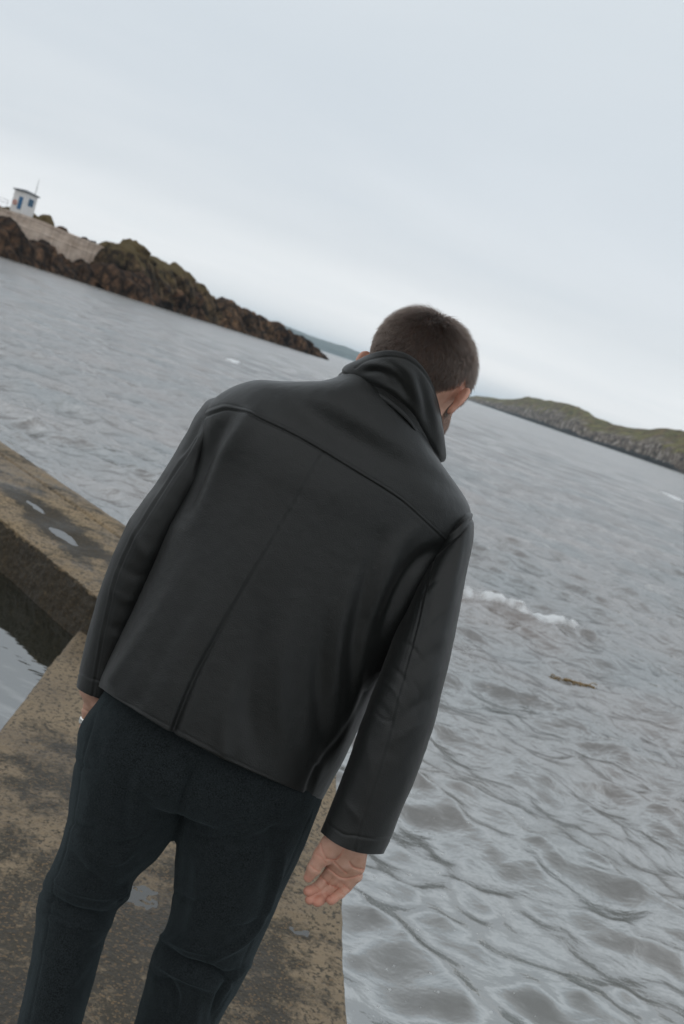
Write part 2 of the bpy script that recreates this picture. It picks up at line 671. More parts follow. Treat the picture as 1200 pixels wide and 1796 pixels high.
ZZ -= rnd * np.exp(-np.maximum(de, 0) / .006) * (1 + .8 * fbm(pp * 14, 3)) + .012 * np.exp(-np.maximum(XX - xl, 0) / .02)
vt = np.stack([XX, YY, ZZ], -1)
skl, skr = [], []
for dz in (1.4, .5, .16, .05, .02):
    a = vt[:, :1].copy()
    a[..., 2] -= dz
    a[..., 0] += .02 * fbm(V3(a[..., 1] * 6, a[..., 2] * 6, 0), 3) + .004
    skl.append(a)
    b = vt[:, -1:].copy()
    b[..., 2] -= dz
    b[..., 0] += .02 * fbm(V3(b[..., 1] * 6, b[..., 2] * 6, 3), 3) - .012
    skr.append(b)
vt = np.concatenate(skl + [vt] + skr[::-1], 1)
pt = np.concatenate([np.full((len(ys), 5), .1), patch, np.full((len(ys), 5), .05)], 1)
CON = concrete('pier_concrete', (.315, .240, .156), (.072, .062, .046))
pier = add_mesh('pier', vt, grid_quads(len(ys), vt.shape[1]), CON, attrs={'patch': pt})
tag(pier, 'worn wet concrete pier the man walks along', 'pier', kind='structure')
# far quay closing the pool, out of the picture on the left
qb = MB()
qb.box((-7.0, 3.4, -.55), np.eye(3), (.7, 7.2, .6), .03)
qb.box((-3.6, -3.6, -.65), np.eye(3), (3.2, .6, .6), .03)
qo = qb.build('quay', CON)
tag(qo, 'concrete quay closing the pool', 'quay', kind='structure')

# raised wall running off to the left
WT = .21
wa = np.array([-1.01, 4.51])
wdir = np.array([-.713, .702])
wn = np.array([.702, .713])                                         # away from the camera
ss = np.concatenate([np.arange(-.62, 3.2, .0095), np.arange(3.2, 8.5, .05)])
prof = [(0.02, z) for z in np.linspace(-.8, -.03, 14)] + [(0.02 - .012 * k / 24, -.03 + (WT + .018) * k / 24) for k in range(1, 25)]
top = np.linspace(.02, .90, 92)
prof += [(o, WT) for o in top] + [(.93, z) for z in np.linspace(WT - .02, -.9, 12)]
prof = np.array(prof)
OO = np.broadcast_to(prof[None, :, 0], (len(ss), len(prof))).copy()
ZW = np.broadcast_to(prof[None, :, 1], OO.shape).copy()
SS = np.broadcast_to(ss[:, None], OO.shape)
face = (np.arange(len(prof)) < 38)[None, :] * np.ones_like(OO)
istop = ((np.arange(len(prof)) >= 38) & (np.arange(len(prof)) < 130))[None, :] * np.ones_like(OO)
q3 = V3(SS, OO, ZW)
OO = OO + face * (.018 * fbm(q3 * 9, 4) + .020 * np.clip(fbm(q3 * 28, 3), -.4, 1)) * (ZW > -.1)
lip = np.exp(-np.abs(OO - .02) / .05)
OO = OO - (1 - face) * istop * lip * .085 * (fbm(V3(SS * 9, 0 * SS, 0 * SS), 5) + .1)
bk = sstep(.86, .92, OO)
OO = OO + bk * (.03 * fbm(V3(SS * 3.5, 0 * SS, 5 + 0 * SS), 4))
ZW = ZW + istop * (.010 * fbm(q3 * 2.5, 4) + .004 * fbm(q3 * 18, 4) - .016 * lip * (1 + fbm(q3 * 10, 3)))
ZW = ZW - istop * .022 * np.exp(-((OO - .70 - .02 * fbm(V3(SS * 4, 0 * SS, 0 * SS), 3)) / .012) ** 2) - istop * .022 * np.exp(-(.92 - np.minimum(OO, .92)) / .04)
WP = []
for (px, py, a, b) in ((66, 888, .27, .075), (112, 937, .25, .07)):
    w_ = on_plane(np.array(float(px)), np.array(float(py)), WT)[:2] - wa
    s0, o0 = w_ @ wdir, w_ @ wn
    WP.append((s0, o0, a, b))
    ZW -= istop * .014 * np.exp(-(((SS - s0) / a) ** 2 + ((OO - o0) / b) ** 2))
xy = wa + SS[..., None] * wdir + OO[..., None] * wn
wv = np.concatenate([xy, ZW[..., None]], -1)
pat = .62 + .5 * fbm(wv * 2.6, 5) + .25 * lip * istop
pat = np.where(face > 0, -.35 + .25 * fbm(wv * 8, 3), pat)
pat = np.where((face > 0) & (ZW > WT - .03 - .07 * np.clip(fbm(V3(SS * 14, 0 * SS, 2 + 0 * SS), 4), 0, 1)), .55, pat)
for (s0, o0, a, b) in WP:
    pat -= istop * .75 * np.exp(-(((SS - s0) / (a * 1.5)) ** 2 + ((OO - o0) / (b * 1.7)) ** 2))
WCON = concrete('wall_concrete', (.330, .240, .140), (.042, .033, .020), .12)
ends = []
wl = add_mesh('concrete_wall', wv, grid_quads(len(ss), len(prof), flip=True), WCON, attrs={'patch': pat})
tag(wl, 'raised mossy brown concrete wall with two puddles on top beside the still pool', 'wall')
# close its end
ring = wv[0]
endm = add_mesh('wall_end', np.concatenate([ring, [ring.mean(0)]]), np.array([[i, i + 1, len(ring)] for i in range(len(ring) - 1)]), WCON, wl)

# puddles
pm = NT('puddle_water')
pm.set(Base_Color=(.035, .033, .028), Roughness=.10, IOR=1.6, Normal=pm.bump(pm.noise(pm.pos(), 14, 2), .05, .01))


def puddle(c, ax, ay, z, label):
    th = np.linspace(0, 2 * np.pi, 64, endpoint=False)
    rr = 1 + .22 * fbm(V3(np.cos(th) * 1.3 + c[0] * 9, np.sin(th) * 1.3, 0 * th), 3)
    v = [[c[0], c[1], z]] + [[*(np.array(c) + np.array(ax) * np.cos(t) * r + np.array(ay) * np.sin(t) * r), z] for t, r in zip(th, rr)]
    v2 = [[p[0], p[1], z - .006] for p in v]
    n = len(v)
    f = [[0, i + 1, (i + 1) % 64 + 1] for i in range(64)] + [[n, n + (i + 1) % 64 + 1, n + i + 1] for i in range(64)]
    f += [[i + 1, n + i + 1, n + (i + 1) % 64 + 1] for i in range(64)] + [[i + 1, n + (i + 1) % 64 + 1, (i + 1) % 64 + 1] for i in range(64)]
    o = add_mesh('puddle', v + v2, np.array(f), pm.m, smooth=False)
    return tag(o, label, 'puddle', 'puddles on the wet concrete')


puddle((-.172, 2.60), (.085, 0), (0, .07), -.0102, 'dull shallow puddle behind the bent left knee of the man')
puddle((.283, 2.70), (.085, -.01), (.01, .055), -.0095, 'shallow puddle under the open hand at the pier edge')
for (s0, o0, a, b), lab in zip(WP, ('puddle on top of the raised wall, the farther of the two there', 'puddle on top of the raised wall, the one nearer the man')):
    c = wa + s0 * wdir + o0 * wn
    puddle(tuple(c), tuple(wdir * a * .85), tuple(wn * b * .85), WT - .0100, lab)

# pool
n1, n2 = 260, 160
u, v = np.meshgrid(np.linspace(0, 1, n1) ** 1.0, np.linspace(0, 1, n2), indexing='ij')
c00, c01 = np.array([pier_l(-3) + .06, -3.0]), np.array([pier_l(4.5) + .06, 4.56])
c10, c11 = np.array([-6.4, -3.0]), np.array([-6.4, 9.88])
pxy = ((1 - u) * (1 - v))[..., None] * c00 + ((1 - u) * v)[..., None] * c01 + (u * (1 - v))[..., None] * c10 + (u * v)[..., None] * c11
m = NT('pool_water')
ps = m.pos((1, 1, 1))
wvn = m.n('ShaderNodeTexWave', wave_type='BANDS', bands_direction='X')
wvn.inputs['Scale'].default_value = 2.2
wvn.inputs['Distortion'].default_value = 5
wvn.inputs['Detail'].default_value = 2
m.l(m.pos((1, 1, 1), (0, 0, -.95)), wvn.inputs['Vector'])
nb = m.bump(wvn.outputs['Fac'], .10, .012)
nb = m.bump(m.noise(m.pos((.6, 1.6, 1), (0, 0, .6)), 7, 3, .5, .4), .16, .012, nb)
m.set(Base_Color=(.020, .022, .016), Roughness=.03, IOR=3.4, Normal=nb)
pool = add_mesh('pool', np.concatenate([pxy, np.full(u.shape + (1,), -.055)], -1), grid_quads(n1, n2, flip=True), m.m)
tag(pool, 'still dark pool of water beside the pier', 'water', kind='structure')


# ------------------------------------------------------------------ far shore
def crv(pts, x):
    a = np.array(pts, float)
    return np.interp(x, a[:, 0], a[:, 1])


def rock_mat(name, cols, moss, mscale=.35, mossc=(.105, .085, .022), scale=1.0):
    m = NT(name)
    ps = m.pos((1 / scale,) * 3)
    n1 = m.noise(ps, .35, 6, .65, .4)
    n2 = m.noise(ps, 1.8, 5, .7)
    col = m.ramp(n1, [(.32, cols[0]), (.5, cols[1]), (.68, cols[2])])
    col = m.mix(.8, col, m.ramp(n2, [(.34, (.25, .25, .25)), (.66, (1.6, 1.5, 1.35))]), 'MULTIPLY')
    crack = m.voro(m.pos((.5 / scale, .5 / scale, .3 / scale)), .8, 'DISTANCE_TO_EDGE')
    col = m.mix(1.0, col, m.ramp(crack, [(.0, .25), (.16, 1)]), 'MULTIPLY')  # crevice shade multiplied into the rock colour
    crevice_shade = m.voro(m.pos((.5 / scale, .5 / scale, .2 / scale)), .30, 'DISTANCE_TO_EDGE')
    col = m.mix(1.0, col, m.ramp(crevice_shade, [(.0, .22), (.10, 1)]), 'MULTIPLY')  # wider crevices, their shade painted into the colour too
    hgt = m.attr('height')
    g = m.n('ShaderNodeNewGeometry')
    sp_ = m.n('ShaderNodeSeparateXYZ')
    m.l(g.outputs['Normal'], sp_.inputs[0])
    mf = m.math('ADD', m.math('MULTIPLY', hgt, 1.0), m.math('MULTIPLY', sp_.outputs['Z'], .35))
    mf = m.math('ADD', mf, m.math('MULTIPLY', m.math('SUBTRACT', m.noise(ps, mscale, 5, .65), .5), 1.6))
    col = m.mix(m.ramp(mf, [(moss, 0), (moss + .3, .9)]), col, mossc)
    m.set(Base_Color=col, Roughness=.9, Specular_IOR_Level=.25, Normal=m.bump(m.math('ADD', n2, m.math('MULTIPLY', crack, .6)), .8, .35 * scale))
    return m.m


def outcrop(name, x0, x1, base, top, d0, thick, mat_, amp, label, zb=SEA - 1.5, n=150, ns=46, seed=0, foot=.25, cat='rocks', back=1.0):
    """craggy rock mass: silhouette height along a baseline, real depth front to back"""
    xs = np.linspace(x0, x1, n)
    yt = crv(top, xs)
    d = d0(xs)
    crest = P(xs, yt, d + thick * .45)
    # ground track under the crest
    front = P(xs, crv(base, xs), d)
    t = np.linspace(0, 1, ns)
    dirv = front[-1] - front[0]
    dirv[2] = 0
    dirv /= np.linalg.norm(dirv)
    nrm = np.array([-dirv[1], dirv[0], 0])
    if nrm[1] < 0:
        nrm = -nrm
    hh = crest[:, 2] - zb
    # profile (offset fraction, height fraction)
    po = np.interp(t, [0, .35, .55, .7, 1], [-foot, .18, .45, .72, 1.35 * back])
    ph = np.interp(t, [0, .35, .47, .55, .7, 1], [0, .74, .93, 1.0, .9, 0])
    v = front[:, None, :] * np.array([1, 1, 0]) + (po * thick)[None, :, None] * nrm
    v[..., 2] = zb + hh[:, None] * ph[None, :]
    e = np.minimum(1, np.minimum(np.arange(n), np.arange(n)[::-1]) / (n * .04))[:, None]
    ht = np.broadcast_to((v[..., 2] - SEA) / (hh.max() + zb - SEA), v.shape[:2]).copy()
    q = v / amp * .32 + seed * 13.7
    dsp = amp * (1.1 * ridged(q, 5) - .45)
    w1, wi = worley(v / amp * np.array([.40, .40, .28]) + seed * 3.3)
    dsp += amp * (1.15 * (wi - .5)) - amp * 1.0 * np.clip(w1 - .55, 0, 1)
    w2, wi2 = worley(v / amp * np.array([1.3, 1.3, .9]) + seed * 5.3)
    dsp += amp * (.35 * (wi2 - .5)) - amp * .5 * np.clip(w2 - .55, 0, 1)
    nrmv = np.zeros_like(v)
    nrmv[..., 2] = np.interp(t, [0, .4, .55, .7, 1], [.1, .35, 1, .6, .1])[None, :]
    nrmv[..., :2] = np.interp(t, [0, .4, .55, .75, 1], [-1, -.9, -.1, .6, 1])[None, :, None] * nrm[:2]
    lim = np.clip(hh / (amp * 2.5), .15, 1)[:, None] * (.3 + .7 * e)
    tp = np.exp(-((t - .55) / .10) ** 2)[None, :]
    dsp = (dsp - .60 * amp * tp) * (1 - .25 * tp)
    v = v + nrmv * (dsp * lim)[..., None]
    vv = v.reshape(-1, 3)
    caps = []
    q_ = grid_quads(n, ns, flip=True)
    o = add_mesh(name, vv, q_, mat_, attrs={'height': ht}, smooth=True)
    return tag(o, label, cat)


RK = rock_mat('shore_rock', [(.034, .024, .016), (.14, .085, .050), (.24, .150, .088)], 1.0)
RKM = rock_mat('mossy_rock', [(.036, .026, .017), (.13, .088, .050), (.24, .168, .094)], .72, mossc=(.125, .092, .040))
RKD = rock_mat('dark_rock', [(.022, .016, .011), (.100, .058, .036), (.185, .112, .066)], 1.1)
d_sh = lambda x: np.interp(x, [-260, 0, 235, 568, 700], [150, 166, 195, 281, 320])
bs = [(-300, 355), (0, 450), (235, 525), (568, 630), (620, 646)]
G = 'rocks of the left shore'
outcrop('rock_outcrop', -220, 208, bs, [(-220, 330), (-60, 372), (0, 391), (18, 390), (32, 399), (48, 414), (64, 421), (72, 417), (90, 420), (108, 436), (118, 446), (128, 446), (138, 466), (150, 457), (165, 462), (178, 473), (208, 478)],
        d_sh, 7, RKD, 2.2, 'dark low rocks at the foot of the far harbour wall', seed=1, n=240)
outcrop('rock_outcrop', 190, 392, bs, [(190, 520), (199, 474), (205, 455), (212, 442), (222, 432), (234, 429), (245, 428), (254, 434), (264, 443), (276, 457), (284, 463), (296, 465), (312, 467), (332, 475), (342, 483), (350, 490), (366, 497), (371, 512), (375, 530), (384, 562), (392, 572)],
        d_sh, 11, RKM, 2.4, 'tallest brown crag with a mossy top at the end of the harbour wall', seed=2, n=190)
outcrop('rock_outcrop', 188, 376, bs, [(188, 500), (200, 474), (215, 472), (235, 476), (262, 486), (280, 492), (300, 506), (330, 512), (350, 520), (366, 538), (376, 562)],
        lambda x: d_sh(x) - 5, 7, RKD, 2.2, 'reddish dark ledge in front of the tallest crag', seed=5, n=170)
outcrop('rock_outcrop', 376, 490, bs, [(376, 570), (385, 545), (392, 530), (410, 529), (418, 534), (426, 540), (436, 541), (445, 544), (456, 550), (470, 557), (477, 568), (484, 588), (490, 606)],
        d_sh, 9, RK, 2.0, 'low brown rock between the tallest crag and the seaward tip', seed=3, n=130)
outcrop('rock_outcrop', 480, 584, bs, [(480, 606), (488, 582), (496, 572), (508, 574), (516, 581), (526, 586), (534, 589), (541, 593), (549, 599), (558, 606), (567, 615), (576, 625), (584, 636)],
        d_sh, 8, RKD, 1.8, 'smallest dark rock at the seaward tip of the shore', seed=4, n=110)
# harbour wall on the rocks
xs = np.linspace(-250, 202, 120)
dw = d_sh(xs) + 5.0
tp_ = P(xs, crv([(-250, 283), (0, 364), (37, 375), (75, 388), (130, 412), (175, 430), (202, 442)], xs), dw)
rows = []
for (o, z) in ((0, -6.5), (0, -2.2), (-.12, -2.15), (-.12, -1.95), (0, -1.9), (0, -.45), (-.25, -.42), (-.25, 0), (.9, 0), (.9, -6.5)):
    r = tp_.copy()
    r[:, 1] += o
    r[:, 2] += z
    rows.append(r)
rows = np.stack(rows, 1)
m = NT('harbour_wall')
n1 = m.noise(m.pos((.25, .25, 1.6)), 1.1, 6, .65)
n2 = m.noise(m.pos((1.2, 1.2, .25)), 1.0, 5, .65)
m.set(Base_Color=m.mix(m.ramp(n2, [(.45, 0), (.68, .7)]), m.ramp(n1, [(.3, (.48, .36, .28)), (.55, (.68, .55, .45)), (.75, (.76, .65, .56))]), (.28, .21, .16)), Roughness=.9,
      Normal=m.bump(n1, .5, .2))
hw = add_mesh('harbour_wall', rows, grid_quads(120, rows.shape[1], flip=True), m.m, smooth=False)
e_ = rows[-1]
add_mesh('wall_end', np.concatenate([e_, [e_.mean(0)]]), np.array([[i, i + 1, len(e_)] for i in range(len(e_) - 1)] + [[len(e_) - 1, 0, len(e_)]]), m.m, hw, smooth=False)
tag(hw, 'long pale stained harbour wall standing on the dark rocks below the hut', 'wall')
# mossy mounds behind the wall top
dm = lambda x: d_sh(x) + 8
outcrop('rock_mound', -200, 108, [(-300, 300), (0, 374), (250, 450)], [(-200, 292), (-60, 340), (0, 361), (18, 364), (40, 367), (52, 370), (64, 369), (76, 378), (88, 380), (97, 380), (103, 390), (108, 402)],
        dm, 7, RKM, .9, 'yellow mossy mound under the white hut', zb=1.5, seed=6, n=140, cat='rocks')
outcrop('rock_mound', 104, 134, [(-300, 300), (0, 374), (250, 450)], [(104, 408), (109, 399), (116, 397), (124, 401), (129, 410), (134, 418)],
        dm, 3, RKD, .5, 'small dark boulder above the middle of the harbour wall', zb=1.5, seed=7, n=50, cat='rocks')
outcrop('rock_mound', 144, 180, [(-300, 300), (0, 374), (250, 450)], [(144, 424), (149, 417), (156, 416), (164, 420), (172, 424), (176, 424), (180, 436)],
        dm, 3, RKD, .5, 'dark flat boulder near the seaward end of the harbour wall', zb=1.0, seed=8, n=50, cat='rocks')

# hut
HD = 177.0
hc = P(39., 369., HD)                                               # bottom of its near corner
ya = math.radians(45)
exL = np.array([-math.cos(ya), math.sin(ya), 0])                    # along the door side
vdir = (hc - CAM) * np.array([1, 1, 0])
vdir /= np.linalg.norm(vdir)
ldir = np.array([-vdir[1], vdir[0], 0])
exL = ldir * math.cos(.72) + vdir * math.sin(.72)
exR = -ldir * math.sin(.72) + vdir * math.cos(.72)
Z_ = np.array([0, 0, 1.0])
wL, wR, hh = 2.75, 3.1, 3.15
hut = empty('lookout_hut', tuple(hc))
hp = NT('white_paint')
hp.set(Base_Color=hp.mix(hp.ramp(hp.noise(hp.pos(), 2.0, 5), [(.4, 0), (.75, .5)]), (.78, .77, .76), (.58, .55, .52)), Roughness=.7)
bp = NT('blue_paint')
bp.set(Base_Color=(.015, .12, .27), Roughness=.5)
gp = NT('roof_felt')
gp.set(Base_Color=(.16, .17, .18), Roughness=.8)
gl = NT('dark_glass')
gl.set(Base_Color=(.03, .10, .17), Roughness=.1)
b = MB()
axs = np.stack([exL, exR, Z_])
b.box(hc + exL * wL / 2 + exR * wR / 2 + Z_ * (hh / 2 - .4), axs, (wL / 2, wR / 2, hh / 2 + .4), .03)
b.build('wall', hp.m, hut)
b = MB()
b.box(hc + exL * wL / 2 + exR * wR / 2 + Z_ * (hh + .10), axs, (wL / 2 + .25, wR / 2 + .3, .10), .03)
ct = hc + exL * wL / 2 + exR * wR / 2 + Z_ * (hh + .20)
c4 = [ct + sx * axs[0] * (wL / 2 + .2) + sy * axs[1] * (wR / 2 + .25) for sx, sy in ((-1, -1), (1, -1), (1, 1), (-1, 1))]
b.add(c4 + [ct + axs[1] * -.6 + Z_ * .35, ct + axs[1] * .6 + Z_ * .35], [[0, 1, 4, 4], [1, 2, 5, 4], [2, 3, 5, 5], [3, 0, 4, 5]])
b.build('roof', gp.m, hut)
b = MB()
b.box(hc + exL * .85 + Z_ * 1.15 - exR * .03, axs, (.42, .05, 1.1), .01)
dr = b.build('door', bp.m, hut)
b = MB()
b.box(hc + exL * 1.15 + Z_ * 1.1 - exR * .10, axs, (.04, .03, .10), .01)
b.build('handle', gp.m, dr)
b = MB()
for k in (0, 1):
    for kk in (0, 1):
        b.box(hc + exR * (1.35 + .62 * k) + Z_ * (1.45 + .62 * kk) - exL * .04, axs, (.05, .27, .27), .01)
wf = b.build('window', gl.m, hut)
b = MB()
b.box(hc + exR * 1.66 + Z_ * 1.76 - exL * .025, axs, (.035, .66, .66), .01)
b.build('frame', bp.m, wf)
b = MB()
mb0 = hc + exL * .4 + exR * 2.6 + Z_ * (hh + .2)
b.tube([mb0, mb0 + Z_ * 1.4, mb0 + Z_ * 2.9], [.07, .05, .03], 8)
b.tube([mb0 + Z_ * 1.5 - exR * .4, mb0 + Z_ * 1.5 + exR * .4], .025, 6)
b.build('mast', gp.m, hut, smooth=True)
tag(hut, 'small white lookout hut with a blue door and a mast on its roof', 'hut')
op = NT('orange_red_paint')
op.set(Base_Color=(.55, .14, .07), Roughness=.5)
b = MB()
lc = hc + exL * 1.95 + Z_ * 1.0 - exR * .12
tt = np.linspace(0, 2 * np.pi, 24, endpoint=False)
b.tube(lc + np.cos(tt)[:, None] * exL * .34 + np.sin(tt)[:, None] * Z_ * .34, .09, 8, closed=True)
lr = b.build('life_ring', op.m, smooth=True)
tag(lr, 'orange red life ring hanging beside the blue hut door', 'life ring')
# railing to the left of the hut
rl = empty('railing', tuple(P(0., 355., HD + 1)))
b = MB()
rp = P(np.linspace(-120, 12, 7), np.interp(np.linspace(-120, 12, 7), [-120, 12], [321, 362]), HD + 1)
for i, p in enumerate(rp):
    bb = MB()
    bb.tube([p - Z_ * .5, p + Z_ * 1.15], .035, 6)
    bb.build('post', gp.m, rl, smooth=True)
for hgt in (.6, 1.12):
    bb = MB()
    bb.tube(rp + Z_ * hgt, .03, 6)
    bb.build('rail', gp.m, rl, smooth=True)
tag(rl, 'thin metal railing left of the white hut on top of the wall', 'railing')

# headland on the right
def terrain(name, xs, base, top, dfun, depth, mat_, label, amp, zb=SEA - 2, ns=70, seed=0):
    d = dfun(xs)
    front = P(xs, crv(base, xs), d)
    ray_ = front - CAM
    ray_ = ray_[:, :2] / np.linalg.norm(ray_[:, :2], axis=1)[:, None]
    crest = P(xs, crv(top, xs), d + depth * .5)
    hh = crest[:, 2] - SEA
    t = np.linspace(0, 1, ns)
    po = np.interp(t, [0, .12, .3, .62, 1], [-.03, .02, .07, .5, 1.4])
    ph = np.interp(t, [0, .05, .3, .45, .62, .75, 1], [-.05, 0, .42, .70, 1, .9, -.05])
    v = np.zeros((len(xs), ns, 3))
    v[..., :2] = front[:, None, :2] + (po * depth)[None, :, None] * ray_[:, None, :]
    v[..., 2] = SEA + hh[:, None] * ph[None, :]
    ht = np.broadcast_to(ph[None, :], v.shape[:2]).copy()
    w = np.interp(t, [0, .05, .3, .5, .62, .8, 1], [.2, .8, 1, .9, .6, .6, .2])[None, :] * np.clip(hh / (amp * 3), .1, 1)[:, None]
    q = v / amp * .30 + seed
    dn = amp * (ridged(q, 5) - .35) * w
    v[..., 2] += dn * .6
    v[..., :2] -= ray_[:, None, :] * (dn * 2.2)[..., None] * np.interp(t, [0, .3, .45, 1], [1, 1, .3, 0])[None, :, None]
    o = add_mesh(name, v, grid_quads(len(xs), ns, flip=True), mat_, attrs={'height': ht})
    return tag(o, label, 'hill', kind='structure')


m = NT('headland')
ps = m.pos((1, 1, 1.8))
h = m.attr('height')
n1 = m.noise(ps, .035, 6, .7, .5)
n2 = m.noise(ps, .09, 6, .72)
n3 = m.noise(ps, .018, 4, .6)
rock = m.ramp(n2, [(.36, (.030, .025, .022)), (.46, (.13, .095, .068)), (.55, (.24, .195, .155)), (.65, (.50, .46, .42))])
veg = m.ramp(n1, [(.34, (.085, .058, .032)), (.46, (.18, .13, .058)), (.56, (.15, .142, .052)), (.66, (.26, .225, .085))])
veg = m.mix(.95, veg, m.ramp(n2, [(.36, (.35, .35, .35)), (.64, (1.5, 1.45, 1.3))]), 'MULTIPLY')
ff = m.math('ADD', h, m.math('MULTIPLY', m.math('SUBTRACT', m.math('ADD', n1, n3), 1.0), 1.1))
col = m.mix(m.ramp(ff, [(.40, 0), (.62, 1)]), rock, veg)
tide = m.ramp(m.math('ADD', h, m.math('MULTIPLY', m.math('SUBTRACT', n2, .5), .15)), [(.05, 1), (.10, 0)])
col = m.mix(tide, col, (.03, .028, .025))
m.set(Base_Color=col, Roughness=.95, Specular_IOR_Level=.1, Normal=m.bump(n2, .8, 4))
terrain('headland', np.linspace(800, 1620, 420), [(700, 662), (820, 702), (1000, 763.5), (1200, 832), (1620, 979)],
        [(800, 697), (812, 696), (820, 695.5), (833, 693), (850, 695), (867, 697), (880, 698), (893, 698), (903, 696), (913, 692.5), (926, 695), (940, 699), (952, 700), (963, 702), (975, 704), (987, 708), (1000, 712), (1013, 718), (1022, 724), (1032, 730), (1046, 735), (1060, 740), (1080, 744),
         (1100, 748), (1120, 749), (1147, 747), (1160, 749), (1173, 752), (1200, 750), (1260, 760), (1400, 800), (1620, 880)],
        lambda x: np.interp(x, [800, 1000, 1200, 1620], [2300, 1350, 900, 620]), 260, m.m, 'grassy rocky headland across the water on the right', 40, seed=3.3)
m = NT('far_hill')
m.set(Base_Color=m.ramp(m.noise(m.pos(), .004, 4), [(.3, (.05, .07, .05)), (.7, (.11, .12, .07))]), Roughness=1)
terrain('far_hill', np.linspace(380, 760, 120), [(380, 553), (760, 680)],
        [(380, 552), (450, 556), (500, 572), (540, 588), (563, 595), (586, 603), (602, 607), (621, 615), (640, 622), (660, 632), (700, 652), (760, 678)],
        lambda x: 6300 + 0 * x, 700, m.m, 'blue hazy hill on the horizon', 60, seed=8.1)
# haze
b = MB()
b.box((0, 3200, 52), np.eye(3), (9000, 11500, 56.5), 0)
hm = bpy.data.materials.new('haze')
hm.use_nodes = True
ht_ = hm.node_tree
ht_.nodes.remove(ht_.nodes['Principled BSDF'])
pv = ht_.nodes.new('ShaderNodeVolumePrincipled')
pv.inputs['Density'].default_value = 1.0e-4
pv.inputs['Color'].default_value = (.66, .80, .90, 1)
pv.inputs['Anisotropy'].default_value = .2
ht_.links.new(pv.outputs[0], ht_.nodes['Material Output'].inputs['Volume'])
hz = b.build('haze', hm)
tag(hz, 'pale blue air over the far water', 'haze', kind='stuff')

#PERSON#
# ------------------------------------------------------------------ person
import openvdb as vdb
DS = -0.04
man = empty('person', tuple(on_plane(np.array(160.), np.array(2230.), 0.0)))
tag(man, 'man from behind in black leather jacket and dark wool trousers, right palm open', 'person')


def Q(px, py, d):
    return P(px, py, np.asarray(d, float) + DS)


def nrm(v):
    return v / (np.linalg.norm(v, axis=-1, keepdims=True) + 1e-12)


def cat(a, n):
    """Catmull-Rom resampling of rows of numbers to n rows"""
    a = np.asarray(a, float)
    m_ = len(a)
    t = np.linspace(0, m_ - 1, n)
    i = np.clip(np.floor(t).astype(int), 0, m_ - 2)
    f = (t - i)[:, None]
    p0, p1, p2, p3 = a[np.maximum(i - 1, 0)], a[i], a[i + 1], a[np.minimum(i + 2, m_ - 1)]
    return .5 * (2 * p1 + (p2 - p0) * f + (2 * p0 - 5 * p1 + 4 * p2 - p3) * f ** 2 + (3 * p1 - p0 - 3 * p2 + p3) * f ** 3)


def poly_dist(px, py, pts):
    """distance, side and position along a polyline in photo pixels"""
    pts = np.asarray(pts, float)
    seg = np.linalg.norm(np.diff(pts, axis=0), axis=1)
    cum = np.concatenate([[0], np.cumsum(seg)])
    best = np.full(px.shape, 1e9)
    side = np.zeros(px.shape)
    tt = np.zeros(px.shape)
    for k in range(len(pts) - 1):
        d = pts[k + 1] - pts[k]
        u = np.clip(((px - pts[k, 0]) * d[0] + (py - pts[k, 1]) * d[1]) / (seg[k] ** 2), 0, 1)
        ex, ey = px - (pts[k, 0] + u * d[0]), py - (pts[k, 1] + u * d[1])
        dd = np.hypot(ex, ey)
        m_ = dd < best
        best = np.where(m_, dd, best)
        side = np.where(m_, np.sign(d[0] * ey - d[1] * ex), side)
        tt = np.where(m_, (cum[k] + u * seg[k]) / cum[-1], tt)
    return best, side, tt


def smooth_poly(pts, n=30):
    return cat(pts, n)


def folds(v, nr, spec, face=True):
    """real creases: raise or sink the surface along lines; amplitudes in mm, widths in photo px"""
    px, py, d = proj(v)
    fac = np.clip(-(nr @ FWD) * 3 + .6, 0, 1) if face else 1.0
    out = np.zeros(px.shape)
    for (pts, wd, am, kind) in spec:
        b, s_, t = poly_dist(px, py, smooth_poly(pts) if len(pts) > 2 else pts)
        if kind == 'g':                                             # soft ridge or valley, fading at both ends
            out += am * np.exp(-(b / wd) ** 2) * np.sin(np.pi * np.clip(t * .92 + .04, 0, 1)) ** .7
        elif kind == 'G':                                           # constant strength
            out += am * np.exp(-(b / wd) ** 2)
        elif kind == 'e':                                           # grows towards the end of the line
            out += am * np.exp(-(b / wd) ** 2) * t ** 1.2
        elif kind == 'b':                                           # strongest at the start
            out += am * np.exp(-(b / wd) ** 2) * (1 - t) ** .8
        elif kind == 's':                                           # step: one side lies higher
            out += am * np.clip(s_ * b / wd, -1, 1) * np.exp(-(b / (wd * 9)) ** 2)
        elif kind == 'S':
            out += am * np.clip(s_ * b / wd, -1, 1) * np.exp(-(b / (wd * 9)) ** 2) * t
    return v + nr * (out * fac * .001)[..., None]


def grid_normals(v, wrap):
    du = np.gradient(v, axis=0)
    if wrap:
        dv = np.roll(v, -1, 1) - np.roll(v, 1, 1)
    else:
        dv = np.gradient(v, axis=1)
    return nrm(np.cross(dv, du))


